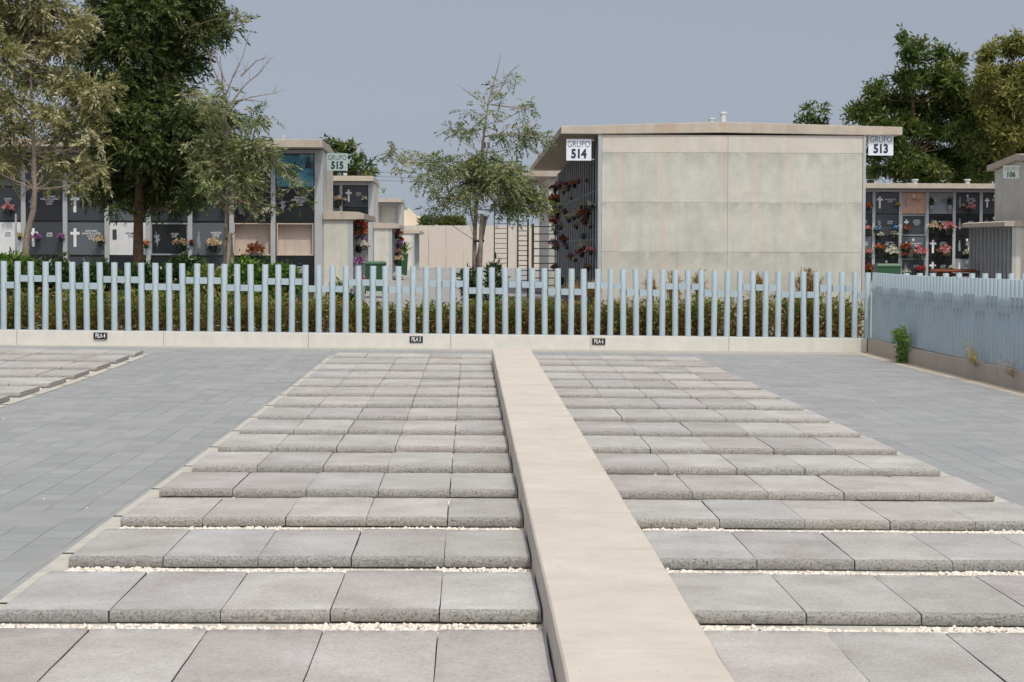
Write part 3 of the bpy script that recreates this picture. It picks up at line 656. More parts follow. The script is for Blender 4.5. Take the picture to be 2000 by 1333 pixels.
# --- block with the GRUPO 515 sign
Y5 = 43.3
pc = [-3.867 - .813 * i for i in range(9)]
zr5 = [3.34, 2.668, 1.995, 1.322, .65, -.03]
niche_building('tomb_block', 'long block of wall tombs behind the left trees, GRUPO 515 sign at its end', Y5, -2.885, -11.4, 3.585, 0, .56, zr5, 3.4, pc, zbase=-.06, ext=.02)
g5 = 'plaques on the tomb block at left'
colsX = [(-3.055 - 3.822) / 2] + [(pc[i] + pc[i + 1]) / 2 for i in range(8)]
rows5 = [list('kdkddgdgd'), list('kkddgdkdd'), list('RRgFwgdwk'), list('kkdkkdkkk'), list('dkdkdkdkd')]
tn = ['top', 'second', 'third', 'fourth', 'bottom']
lett = ['AMADOR\nPEREZ\nD.E.P.', 'ANTONIO\nGARCIA LLOPIA\n7-10-97\nD.E.P.', 'JOSE\nD.E.P.', 'MARIA\nR.I.P.']
for r_ in range(5):
    for c_ in range(9):
        k = rows5[r_][c_]; z1, z0 = zr5[r_] - .02, zr5[r_ + 1] + .02
        xc = colsX[c_]; wd = .735 if c_ else .72; where = 'in %s tier, %s column from the GRUPO 515 end' % (tn[r_], ORD[c_])
        if k == 'R':
            recess(xc, Y5 + .03, z0, z1, wd, 'open plastered niche %s' % where, 'open niches'); continue
        if r_ == 0 and c_ == 0:
            o = plaque(xc, Y5 + .04, z0, z1, wd, M['print'], 'blue printed sky panel with two figures beside the end column', g5)
            q = MB()
            q.tube([(-.03, -.004, .16), (-.02, -.004, .3), (-.01, -.004, .42)], [.025, .045, .03], 8); q.tube([(-.01, -.004, .43), (-.01, -.004, .49)], [.022, .02], 8)
            q.tube([(-.05, -.004, .38), (-.13, -.004, .45)], [.012, .008], 6); q.tube([(.02, -.004, .38), (.1, -.004, .45)], [.012, .008], 6)
            q.tube([(.26, -.004, .36), (.26, -.004, .5)], [.07, .05], 8); q.tube([(.26, -.004, .51), (.26, -.004, .58)], [.026, .024], 8)
            q.v = [(x, -.004 + (y + .004) * .05, z) for x, y, z in q.v]; q.build('printed_figures', M['letter'], o)
            text('D. E. P.', .05, M['letter'], 'lettering', o, (0, -.003, .61), depth=.001); continue
        if k == 'F': k2 = 'k'; fr = True
        else: k2 = k; fr = False
        has = rnd.random()
        cr = None; ln = None
        if r_ < 4:
            cr = (-.22, 1.0, M['wletter'] if k2 in 'kdg' else M['letter']) if (has < .28 or (r_, c_) == (2, 5)) and (r_, c_) not in ((2, 4), (2, 3)) else None
            ln = (.1, rnd.choice(lett), .05)
        if (r_, c_) == (2, 5): ln = (.1, lett[1], .052)
        if (r_, c_) == (2, 2): ln = (.1, lett[0], .05)
        if (r_, c_) == (2, 4): ln = (.08, 'PALMIRA\nD.E.P.', .06)
        o = plaque(xc, Y5 + .05, z0, z1, wd, M[NC[k2]], '%s plaque %s' % (NW[k2], where) if not fr else 'metal framed black plaque ' + where, g5, cr, ln, fr, tcol='letter' if k2 in 'wlp' else 'wletter')
        if not cr and r_ < 4 and (r_, c_) not in ((2, 4),) and k2 in 'kdg': engraving(o, -.24, .14, .34, M['granite_light'], (r_ + c_) % 2)
        if (r_, c_) == (2, 4):
            q = MB(); q.box((-.3, -.004, .3), (-.22, -.001, .5)); q.box((-.285, -.005, .315), (-.235, -.004, .485)); q.build('drawing', M['granite_dark'], o)
def bq(px, py, Y, r, kind, lab, grp, **k): bouquet(W(px, py, Y), r, kind, lab, grp, **k)
gb = 'flowers on the left tomb block'
bq(18, 407, Y5, .14, 'pink', 'pink and orange flowers at the frame edge beside the leftmost tree', gb)
bq(72, 462, Y5, .10, 'purple', 'small purple flowers left on the dark framed plaque', gb)
bq(119, 462, Y5, .10, 'purple', 'small purple flowers right on the dark framed plaque', gb)
bq(195, 468, Y5, .12, 'cream', 'cream flowers in a tall vase beside the white cross', gb)
bq(285, 475, Y5, .10, 'orange', 'salmon flowers just right of the dark trunk', gb)
bq(344, 410, Y5, .17, 'mixed', 'white and orange flowers above the metal framed plaque', gb, nfl=44)
bq(352, 474, Y5, .14, 'mixed', 'green and mauve flowers inside the metal framed plaque', gb, green=.8)
bq(384, 404, Y5, .08, 'red', 'small red flowers beside the third pillar', gb)
bq(437, 404, Y5, .08, 'red', 'small red flowers behind the staked tree', gb)
bq(374, 473, Y5, .07, 'red', 'tiny red posy right of the metal frame', gb)
bq(418, 475, Y5, .17, 'cream', 'round cream flowers low on the grey plaque', gb, nfl=48, green=.2)
bq(500, 486, Y5 + .1, .19, 'rust', 'rust red leaf arrangement in the open plastered niche', gb, nfl=40, pot=False)
bq(520, 412, Y5, .14, 'white', 'white and green flowers on the upper black plaque', gb, green=.8)
bq(473, 395, Y5, .10, 'pink', 'pink flowers hanging beside the staked tree crown', gb)
bq(38, 460, Y5, .09, 'yellow', 'single yellow sunflower beside the leaning trunk', gb, nfl=12)

# --- low side blocks (ossuary) at the end of each tomb block
def side_block(Y, label, zb, sgn=-1, X0=-2.88, X1=-2.30, d=5.1, ztop=2.22, flowers=()):
    root = empty('side_block', (X0, Y, zb)); inv = Vector((-X0, -Y, -zb))
    def put(mb, nm, m, **k):
        mb.v = [tuple(Vector(v) + inv) for v in mb.v]; return mb.build(nm, m, root, **k)
    q = MB(); lo, hi = min(X0, X1), max(X0, X1); s = 1 if X1 > X0 else -1
    q.box((lo if s > 0 else lo + .1, Y, zb - .1), (hi - .1 if s > 0 else hi, Y + d, ztop - .17)); put(q, 'body', M['wallcon2'], bev=.006)
    q = MB()
    for i in range(int(d / .45) + 1):
        y = Y + .002 + i * .45
        a = X1 - .1 * s; q.box((min(a, X1), y, zb), (max(a, X1), y + .06, ztop - .172))
    put(q, 'pillars', M['pillar'])
    q = MB()
    for i in range(int(d / .45)):
        for j in range(4):
            y = Y + .07 + i * .45; z = zb + .1 + j * (ztop - .3 - zb) / 4; a = X1 - .098 * s; b = X1 - .07 * s; q.box((min(a, b), y, z), (max(a, b), y + .36, z + (ztop - .3 - zb) / 4 - .03))
    put(q, 'niche_covers', M['granite_dark'])
    ov = X1 + .22 * s
    q = MB(); q.prism([(X0, ztop - .17), (X0, ztop), (X1 + .1 * s, ztop - .02), (ov, ztop - .05), (ov, ztop - .16), (X1, ztop - .168)], 'y', Y - .05, Y + d + .05); put(q, 'roof', M['roofcon'], bev=.006)
    tag(root, label, 'side block', 'low concrete side blocks')
side_block(43.25, 'low concrete side block under the GRUPO 515 sign, flowers on its right face', -.06)
side_block(65.9, 'second low concrete side block, behind the nearer green bin', .5, X1=-2.34)
side_block(93, 'farthest low concrete side block before the long wall', .5, X1=-2.36, d=9)
for i, (px, py, Y, r, k) in enumerate([(697, 440, 44.5, .16, 'red'), (706, 452, 45.5, .15, 'orange'), (703, 478, 44.6, .15, 'white'), (711, 480, 46, .13, 'pink'), (705, 468, 45.3, .12, 'purple'), (700, 512, 44.2, .15, 'purple'), (704, 545, 44.4, .14, 'pink'), (699, 455, 44.2, .14, 'rust')]):
    X = -2.2; Yd = X * F / (px - 918); Yd = max(43.5, min(48, Yd)); p = W(px, py, Yd)
    bouquet(Vector((-2.27, Yd, p.z)), r, k, '%s flowers, %s of those hung on the side block under the GRUPO 515 sign' % (k, ORD[i]), 'flowers on the near side block', face=(1, 0, 0), pot=i % 2 == 0)
for i, (py, Yd, r, k) in enumerate([(455, 67.5, .18, 'rust'), (478, 68.5, .17, 'purple'), (492, 68, .16, 'mixed'), (505, 67, .2, 'cream'), (540, 66.5, .22, 'white'), (468, 69.5, .16, 'red')]):
    bouquet(Vector((-2.30, Yd, W(775, py, Yd).z)), r, k, '%s flowers, %s of those on the second side block' % (k, ORD[i]), 'flowers on the second side block', face=(1, 0, 0))
# --- second and third tomb blocks behind
niche_building('tomb_block', 'second block of wall tombs behind, GRUPO 57 sign at its end', 66, -2.885, -9, 3.6, 0, .6, [3.34, 2.67, 2.0, 1.33], 3.4, [-3.867 - .813 * i for i in range(5)], zbase=.5, ext=.02)
for r_ in range(3):
    for c_ in range(3):
        xc = [-3.44, -4.27, -5.09][c_]
        plaque(xc, 66.05, [2.69, 2.02, 1.35][r_], [3.32, 2.65, 1.98][r_], .73, M[NC['dkg'[(c_ + r_) % 3]]], '%s plaque, %s tier, %s column of the GRUPO 57 block' % (NW['dkg'[(c_ + r_) % 3]], tn[r_], ORD[c_]), 'plaques on the second block', (-.2, 1, M['wletter']) if c_ == 0 else None, (.1, 'JUAN\nD.E.P.', .06))
bq(663, 388, 65.9, .2, 'cream', 'cream flowers beside the first pillar of the second block', 'flowers on the second block')
bq(712, 388, 65.9, .12, 'white', 'white flowers on the charcoal plaque of the second block', 'flowers on the second block')
niche_building('tomb_block', 'third and farthest tomb block on the left, small green sign at its end', 93, -2.885, -9, 3.5, 0, .6, [3.2, 2.5, 1.8], 3.4, [-3.867 - .813 * i for i in range(5)], zbase=.5, ext=.02)

# --- the big block, GRUPO 514 / 513
Y0 = 36.35; XL, XR = 2.105, 6.53
root = empty('tomb_block', ((XL + XR) / 2, Y0, -.06)); INV = Vector((-(XL + XR) / 2, -Y0, .06))
def put(mb, nm, m, **k):
    mb.v = [tuple(Vector(v) + INV) for v in mb.v]; return mb.build(nm, m, root, **k)
q = MB(); q.box((XL + .28, Y0 + .06, -.1), (XR - .28, 53.9, 3.36)); put(q, 'body', M['wallcon2'])
q = MB(); xm = W(1421, 400, Y0).x
zj = [-.1] + [W(1400, y, Y0).z for y in (590, 493, 396.5, 299)] + [3.385]
for i in range(5):
    for a, b in ((XL + .062, xm - .002), (xm + .002, XR - .052)):
        q.box((a, Y0 + rnd.uniform(0, .003), zj[i] + .0015), (b, Y0 + .05, zj[i + 1] - .0015))
put(q, 'end_wall', M['wallcon'], bev=.004)
q = MB(); q.box((XL + .06, Y0 + .012, -.1), (XR - .05, Y0 + .055, 3.38)); put(q, 'joint_backing', M['bed'])
for x0, x1 in ((XL, XL + .058), (XR - .048, XR)):
    q = MB(); q.box((x0, Y0 - .012, -.1), (x1, Y0 + .3, 3.39)); put(q, 'corner_strip', M['pillar'], bev=.004)
for sx, s in ((XL, 1), (XR, -1)):
    for i in range(21):
        y = Y0 + .813 * (i + 1); q = MB(); a, b = sorted((sx - s * .0, sx + s * .25)); q.box((a, y - .045, -.1), (b, y + .045, 3.3)); put(q, 'pillar', M['pillar'], bev=.004)
q = MB(); pk = W(1410, 238.5, Y0).z; e0 = W(1095, 247, Y0).z; xa = W(1096, 250, Y0).x; xb = W(1762, 250, Y0).x; xm2 = W(1410, 240, Y0).x
th = .155
q.prism([(xa, e0 - .125), (xa, e0), (xm2, pk), (xb, e0 + .01), (xb, e0 - .12), (XR, 3.392), (xm2, 3.392 + .03), (XL, 3.392)], 'y', Y0 - .035, 54.2); put(q, 'roof', M['roofcon'], bev=.01)
tag(root, 'big tomb block with blank concrete end wall between GRUPO 514 and 513 signs', 'building', 'blocks of wall tombs')
g4 = 'plaques on the side of the big block'
for i in range(20):
    for j in range(4):
        k = 'kdkkdkkk'[(i * 3 + j * 5) % 8]; y = Y0 + .06 + .813 * i + (.06 if i else .26); z = .02 + j * .83
        q = MB(); ln_ = .68 if i else .48; q.box((XL + .02, y, z), (XL + .05, y + ln_, z + .79)); o = q.build('niche_plaque', M['granite_side' if k in 'kd' else NC[k]])
        tag(o, '%s plaque, %s column back from the GRUPO 514 sign, %s tier up' % (NW[k], ORD[i], ['first', 'second', 'third', 'fourth'][j]), 'plaque', g4)
fl = [(1150, 400, 'white', .14), (1143, 412, 'rust', .19), (1139, 430, 'rust', .13), (1107, 360, 'red', .13), (1105, 368, 'yellow', .1), (1117, 358, 'orange', .14), (1082, 365, 'rust', .2), (1090, 360, 'pink', .16), (1150, 488, 'pink', .13), (1138, 478, 'white', .14), (1133, 492, 'red', .14), (1127, 415, 'cream', .15),
      (1108, 425, 'cream', .15), (1117, 420, 'white', .15), (1085, 415, 'yellow', .2), (1075, 432, 'red', .2), (1100, 465, 'rust', .18), (1136, 460, 'blue', .1), (1103, 480, 'purple', .12), (1068, 425, 'pink', .22), (1058, 395, 'red', .25), (1118, 545, 'red', .16), (1095, 545, 'rust', .18), (1140, 350, 'cream', .08), (1065, 475, 'purple', .2), (1075, 385, 'orange', .2), (1125, 352, 'pink', .1), (1097, 372, 'cream', .12), (1090, 400, 'white', .13), (1122, 440, 'mixed', .11), (1130, 400, 'cream', .09), (1112, 500, 'rust', .12), (1085, 480, 'pink', .15), (1092, 440, 'mixed', .15), (1145, 520, 'mixed', .12), (1120, 505, 'white', .1), (1078, 520, 'rust', .16), (1066, 450, 'white', .16), (1100, 412, 'rust', .12), (1148, 440, 'pink', .08), (1110, 385, 'yellow', .08)]
for i, (px, py, k, r) in enumerate(fl):
    Yd = min(52.5, 2.0 * F / (px - 918)); p = W(px, py, Yd)
    where = 'upper' if py < 390 else 'middle' if py < 440 else 'lower' if py < 520 else 'ground level'
    bouquet(Vector((2.06, Yd, p.z)), r * .68, k, '%s %s flowers on the shaded GRUPO 514 face, %s in order' % (where, k, ORD[i]), 'flowers on the big block', face=(-1, 0, 0), nfl=30, droop=.5 if k == 'rust' else 0)
q = MB(); q.tube([(0, 0, -.1), (0, 0, .12)], .055, 14); q.tube([(0, 0, .12), (0, 0, .16)], .07, 14); p = W(1412, 236, 40); o = q.build('roof_vent', M['vent'], smooth=True, loc=p); tag(o, 'taller grey vent pipe on the big block roof', 'vent', 'roof vents')
q = MB(); q.tube([(0, 0, -.1), (0, 0, .03)], .055, 14); q.tube([(0, 0, .03), (0, 0, .06)], .07, 14); p = W(1390, 237, 40); o = q.build('roof_vent', M['vent'], smooth=True, loc=p); tag(o, 'shorter grey vent pipe on the big block roof', 'vent', 'roof vents')
p = W(553, 271, 44); q = MB(); q.tube([(0, 0, -.1), (0, 0, .03)], .045, 14); q.tube([(0, 0, .03), (0, 0, .055)], .055, 14); o = q.build('roof_vent', M['vent'], smooth=True, loc=p); tag(o, 'small vent cap on the GRUPO 515 block roof', 'vent', 'roof vents')
p = W(674, 345, 67); q = MB(); q.tube([(0, 0, -.15), (0, 0, .04)], .05, 14); q.tube([(0, 0, .04), (0, 0, .1)], .065, 14); o = q.build('roof_vent', M['vent'], smooth=True, loc=p); tag(o, 'white vent pipe on the second left block roof', 'vent', 'roof vents')
# block behind the big one
q = MB(); q.box((2.0, 56, -.06), (6.6, 64, 3.3)); o = q.build('far_block', M['wallcon2']); q = MB(); q.prism([(1.3, 3.3), (1.3, 3.45), (4.3, 3.6), (7.3, 3.45), (7.3, 3.3)], 'y', 55.8, 64.2); q.build('roof', M['roofcon'], o, bev=.01)
tag(o, 'farther concrete block whose eave shows past the big block, behind the small tree', 'building', 'blocks of wall tombs')

# --- GRUPO signs
def gsign(px0, px1, py0, py1, Y, num, back, label, side, tilt=0):
    a = W(px0, py1, Y); b = W(px1, py0, Y); wd = b.x - a.x; h = b.z - a.z
    q = MB(); q.box((0, 0, 0), (wd, .012, h)); o = q.build('group_sign', back, bev=.002, loc=(a.x, Y, a.z))
    text('GRUPO', h * .43, M['letter'], 'lettering', o, (wd / 2, -.002, h * .75), depth=.001, bold=-.0018 * h / .35, xs=.74)
    text(num, h * .57, M['letter'], 'number', o, (wd / 2, -.002, h * .30), depth=.001, bold=.009 * h / .35, xs=.84)
    q = MB(); ex = .05
    for z in (.012, h - .03):
        if side < 0: q.box((wd, .013, z), (wd + ex, .03, z + .02))
        else: q.box((-ex, .013, z), (0, .03, z + .02))
    q.build('bracket', M['bracket'], o)
    tag(o, label, 'sign', 'group number signs')
gsign(1106, 1155, 272, 314, Y0 + .05, '514', M['signwhite'], 'white sign GRUPO 514 hung under the left eave of the big block', -1)
gsign(1696, 1745, 263, 304, Y0 + .05, '513', M['signwhite'], 'white sign GRUPO 513 hung under the right eave of the big block', 1)
gsign(638.5, 679, 300, 334, 44.0, '515', M['signgreen_shade'], 'grey green shade-toned sign GRUPO 515 above the nearest low side block', 1)
gsign(741, 758, 366.5, 378.5, 66.6, '57', M['signgreen_shade'], 'small grey green sign GRUPO 57 on the second left block', 1)
gsign(785, 797, 403, 411, 94, '77', M['signgreen_shade'], 'tiny green sign on the farthest left block', 1)
gsign(1959, 1990, 324, 349, 56.9, '106', M['signshade'], 'darker shade-toned grey green sign GRUPO 106 on the shaded block at right', -1)
q = MB(); q.tube([(0, 0, -.07), (0, 0, .05)], .022, 10); q.tube([(0, 0, .05), (.0, 0, .07)], .03, 10); q.box((-.012, 0, -.03), (.012, .08, 0)); o = q.build('wall_lamp', M['galv'], smooth=True, loc=W(617.5, 343, Y5 - .1)); tag(o, 'little metal lamp on the end column left of the GRUPO 515 sign', 'lamp')

# --- right background block facing the camera
YD = 66.5; kD = YD / F
pD = [W(x, 450, YD).x for x in (1654, 1706.5, 1758.5, 1811, 1863.5, 1916, 1968.5, 2021, 2073)]
zD = [3.21, 2.545, 1.88, 1.215, .55]
niche_building('tomb_block', 'distant block of wall tombs with many plaques, right of the GRUPO 513 sign', YD, 19.0, 9.5, 3.46, 0, .56, zD, 3.4, pD, zbase=.45, rmat='roofcon')
rowsD = ['ddplddkk', 'kddkkkdd', 'gkgkkkdd', 'kkdklddk']
gd = 'plaques on the distant right block'
for r_ in range(4):
    for c_ in range(8):
        k = rowsD[r_][c_]; xc = (pD[c_] + pD[c_ + 1]) / 2
        crosses = {(0, 1): 1, (0, 5): .8, (1, 2): .8, (2, 3): 1.1, (3, 3): 1.1, (2, 2): .8, (0, 3): .8}
        cr = (-.22, crosses[(r_, c_)], M['wletter']) if (r_, c_) in crosses else None
        o = plaque(xc, YD + .05, zD[r_ + 1] + .015, zD[r_] - .015, .73, M[NC[k]], '%s plaque in the %s tier, %s column of the distant right block' % (NW[k], tn[r_], ORD[c_]), gd, cr, (.1, rnd.choice(['FRANCISCO\nD.E.P.', 'JOSEFA\nMOLINA\nD.E.P.', 'CARMEN\n1931 - 2004\nD.E.P.', 'JUAN\nD.E.P.']), .062), (r_, c_) in ((1, 2), (3, 2)), rnd.random() < .45, tcol='letter' if k in 'wlp' else 'wletter')
        if not cr: engraving(o, -.23, .2, .34, M['granite_light'] if k not in 'lw' else M['marble_white'], (r_ * 2 + c_) % 2)
gf = 'flowers on the distant right block'
for i, (px, py, k, r) in enumerate([(1714, 447, 'blue', .15), (1747, 445, 'blue', .15), (1717, 458, 'white', .13), (1746, 456, 'white', .14), (1696, 402, 'orange', .14), (1693, 446, 'pink', .13), (1752, 400, 'yellow', .1), (1820, 396, 'rust', .001), (1717, 483, 'orange', .16), (1740, 490, 'white', .24),
                                   (1768, 483, 'rust', .22), (1768, 496, 'orange', .14), (1793, 490, 'pink', .25), (1822, 441, 'cream', .2), (1850, 443, 'pink', .24), (1842, 489, 'pink', .24), (1896, 405, 'pink', .15), (1881, 402, 'cream', .08), (1892, 492, 'white', .18), (1797, 525, 'red', .17), (1694, 492, 'pink', .16), (1695, 525, 'rust', .22), (1770, 530, 'white', .12), (1858, 522, 'white', .1), (1770, 445, 'rust', .14), (1821, 397, 'blue', .001)]):
    if r < .01: continue
    bq(px, py, YD - .02, r, k, '%s flowers, %s in order across the distant right block' % (k, ORD[i]), gf, nfl=34, pot=i % 3 != 0, green=.5)
for px in (1820, 1855):
    p = W(px, 397, YD - .05); root = empty('potted_topiary', p); q = MB(); q.tube([(0, 0, -.2), (0, 0, -.07)], [.05, .07], 10); q.build('pot', M['granite_light'], root, smooth=True)
    n = 260; b = unit(nr.normal(size=(n, 3))) * nr.uniform(.3, 1, (n, 1)) * np.array([.075, .075, .12]); b[:, 2] += .04; v, f = leaves(b, b + nr.normal(size=(n, 3)) * .02, .04, .02); npmesh('foliage', v, f, L_bushd, root)
    tag(root, 'small round green bush in pale pot, %s of the pair on the light plaque' % ('left' if px < 1840 else 'right'), 'potted plant', 'pair of potted bushes')
for i, px in enumerate((1787, 1889.5)):
    p = W(px, 358, YD + 1.5); q = MB(); q.tube([(0, 0, -.15), (0, 0, .08)], .075, 14); q.tube([(0, 0, .08), (0, 0, .12)], .11, 14); o = q.build('roof_vent', M['vent'], smooth=True, loc=p); tag(o, '%s white vent pipe on the distant right block roof' % ('left' if i == 0 else 'right'), 'vent', 'roof vents')
# --- shaded block at the right edge (GRUPO 106) and its low side block
root = empty('tomb_block', (15, 57, .45)); inv = Vector((-15, -57, -.45))
def put2(mb, nm, m, **k):
    mb.v = [tuple(Vector(v) + inv) for v in mb.v]; return mb.build(nm, m, root, **k)
XE = 14.75
q = MB(); q.box((XE, 57.2, .4), (21, 61.8, 3.62)); put2(q, 'body', M['wallcon2'])
q = MB(); q.prism([(56.6, 3.75), (56.6, 3.9), (59, 4.06), (62.3, 3.86), (62.3, 3.70), (59, 3.88)], 'x', XE - .12, 21.2); put2(q, 'roof', M['roofcon'], bev=.01)
q = MB(); q.prism([(57.2, 3.62), (59, 3.875), (61.8, 3.70), (61.8, 3.62)], 'x', XE, 21); put2(q, 'gable', M['wallcon2'])
tag(root, 'shaded concrete block at the right frame edge behind the GRUPO 106 sign', 'building', 'blocks of wall tombs')
side_block(57.9, 'low block with ribbed grey side in front of the GRUPO 106 block', .45, X0=15.2, X1=14.30, d=5, ztop=2.27)

# --- bins, bench, ladders, lamp pole
def bin_(loc, wd, h, label, rz=0):
    root = empty('wheelie_bin', loc); root.rotation_euler = (0, 0, rz); a = wd / 2; d = wd * .42
    q = MB(); b = .82
    q.add([(-a * b, -d * b, .08), (a * b, -d * b, .08), (a * b, d * b, .08), (-a * b, d * b, .08), (-a * .97, -d * .97, h * .9), (a * .97, -d * .97, h * .9), (a * .97, d * .97, h * .9), (-a * .97, d * .97, h * .9)], [(0, 3, 2, 1), (4, 5, 6, 7), (0, 1, 5, 4), (1, 2, 6, 5), (2, 3, 7, 6), (3, 0, 4, 7)])
    q.build('body', M['green_bin'], root, bev=.012)
    q = MB(); q.box((-a * 1.02, -d * 1.02, h * .9), (a * 1.02, d * 1.02, h * .945)); q.build('rim', M['green_bin'], root, bev=.008)
    q = MB(); q.add([(-a * .99, -d, h * .947), (a * .99, -d, h * .947), (a * .99, d, h * .947), (-a * .99, d, h * .947), (-a * .9, -d * .85, h), (a * .9, -d * .85, h), (a * .9, d * .8, h), (-a * .9, d * .8, h)], [(0, 3, 2, 1), (4, 5, 6, 7), (0, 1, 5, 4), (1, 2, 6, 5), (2, 3, 7, 6), (3, 0, 4, 7)]); q.build('lid', M['green_bin'], root, bev=.008)
    for s in (-1, 1):
        q = MB(); q.tube([(s * a * .75 - .03, d * .7, .08), (s * a * .75 + .03, d * .7, .08)], .08, 14); q.build('wheel', M['rubber'], root, smooth=True)
    tag(root, label, 'bin', 'green waste bins')
p = W(730, 575, 55); bin_(p, .62, .82, 'open green waste bin behind the fence below the low side block')
p = W(784, 543, 70.5); bin_(p, .34, .78, 'narrow green bin stuffed with plants beside the second side block', .9)
n = 300; b = nr.normal(size=(n, 3)) * np.array([.09, .09, .09]); v, f = leaves(b, b + np.array([0, 0, .3]), .14, .04); o = npmesh('cut_greenery', v, f, L_bush); o.location = p + Vector((0, 0, .9)); tag(o, 'cut green stems piled on the narrow green bin', 'plants', kind='stuff')
p = W(1733, 515, 60); bin_(Vector((p.x, 60, p.z - 1.05)), .68, 1.05, 'green waste bin behind the corner of the fences, below the distant plaques')
# bench
pb0 = W(1817, 525, 62); root = empty('park_bench', (pb0.x + .75, 62, .45)); zt = pb0.z - .45
for k in range(4):
    q = MB(); z = zt - .01 - k * .115; q.box((-.75, .0 + k * .015, z - .095), (.75, .03 + k * .015, z)); q.build('back_slat', M['bench'], root, bev=.004)
for k in range(3):
    q = MB(); q.box((-.75, -.12 - k * .13, .42), (.75, -.02 - k * .13, .45)); q.build('seat_slat', M['bench'], root, bev=.004)
for s in (-.68, .68):
    q = MB(); q.box((s - .03, .06, 0), (s + .03, .1, zt)); q.box((s - .03, -.4, 0), (s + .03, -.36, .41)); q.box((s - .03, -.36, .37), (s + .03, .06, .41)); q.build('leg', M['ladder'], root)
tag(root, 'red brown slatted bench in front of the distant right block', 'bench')
# rolling ladders by the big block
def ladder(px0, px1, py0, base, Y, dep, label, rungs=13):
    a = W(px0, py0, Y); b = W(px1, py0, Y); wd = b.x - a.x; h = a.z - base; root = empty('rolling_ladder', (a.x, Y, base)); r = .012
    for x in (0, wd):
        for y in (0, dep):
            q = MB(); q.tube([(x, y, 0.05), (x, y, h)], r, 8); q.build('upright', M['ladder'], root, smooth=True)
    for k in range(rungs):
        z = .25 + (h - .3) * k / (rungs - 1); q = MB(); q.tube([(0, dep * (k % 2) * 0, z), (wd, 0, z)], r * .8, 6); q.build('rung', M['ladder'], root, smooth=True)
    q = MB()
    for x in (0, wd):
        for z in (h, h * .5, .15): q.tube([(x, 0, z), (x, dep, z)], r * .8, 6)
        q.tube([(x, 0, .15), (x, dep, h * .5)], r * .7, 6)
    q.build('side_braces', M['ladder'], root, smooth=True)
    for x in (0, wd):
        q = MB(); q.tube([(x - .02, 0, .06), (x + .02, 0, .06)], .06, 12); q.build('wheel', M['rubber'], root, smooth=True)
    tag(root, label, 'ladder', 'dark metal rolling ladders')
ladder(1042, 1088, 438, -.03, 42.5, .9, 'nearest dark metal ladder standing against the GRUPO 514 face')
ladder(1012, 1032, 428, .25, 52, .7, 'middle dark metal ladder between tree and big block', 15)
ladder(966, 992, 405, .48, 66, 1.0, 'farthest thin metal ladder just right of the staked trunk', 14)
p = W(950, 440, 110); root = empty('lamp_post', (p.x, 110, .5)); zt = W(950, 290, 110).z - .5
q = MB(); q.tube([(0, 0, 0), (0, 0, zt)], [.06, .04], 8); q.build('pole', M['galv'], root); q = MB(); q.box((-.16, -.1, zt), (-.03, .1, zt + .3)); q.box((.03, -.1, zt), (.16, .1, zt + .3)); q.build('lamp_head', M['ladder'], root); tag(root, 'distant lamp post half hidden by the small tree crown', 'lamp post')
# power lines far away
PL = []
for k, (yy, y2) in enumerate(((334, 331), (343, 341), (350, 349))):
    root = W(560, yy - 2, 240); e = W(1250, y2 - 4, 240); q = MB(); q.tube([root - root + Vector((0, 0, 0)), (e - root) * .5 + Vector((0, 0, -.6)), e - root], .02, 4); o = q.build('power_line', M['ladder'], loc=root)
    tag(o, 'thin power line far off above the long wall, %s from the top' % ORD[k], 'cable', 'distant power lines')
# far wall
a = W(700, 523, 104); b = W(1110, 523, 104); zt = W(900, 441, 104).z
mb = MB(); n = 12
for i in range(n):
    x0 = a.x + (b.x - a.x) * i / n; x1 = a.x + (b.x - a.x) * (i + 1) / n; mb.box((x0, 104, .4), (x1 - .01, 104.25, zt))
tag(mb.build('boundary_wall', M['farwall'], bev=.01), 'long plain cream boundary wall closing the lane beyond the fence', 'wall')
# hill
mb = MB(); n = 40; hx = [W(px, 440, 420).x for px in (380, 700, 755, 790, 815, 850, 900, 1100)]; hz = [W(900, y, 420).z for y in (430, 402, 395, 403, 418, 437, 441, 446)]
for i in range(n + 1):
    x = hx[0] + (hx[-1] - hx[0]) * i / n; z = float(np.interp(x, hx, hz)) + .5 * math.sin(i * 2.3)
    mb.v += [(x, 400, -2), (x, 412, z * .8), (x, 425, z), (x, 460, z * .7), (x, 480, -2)]
for i in range(n):
    for j in range(4): mb.f.append((i * 5 + j, i * 5 + j + 1, (i + 1) * 5 + j + 1, (i + 1) * 5 + j))
mb.m = [0] * len(mb.f); tag(mb.build('hill', M['hill'], smooth=True), kind='structure')

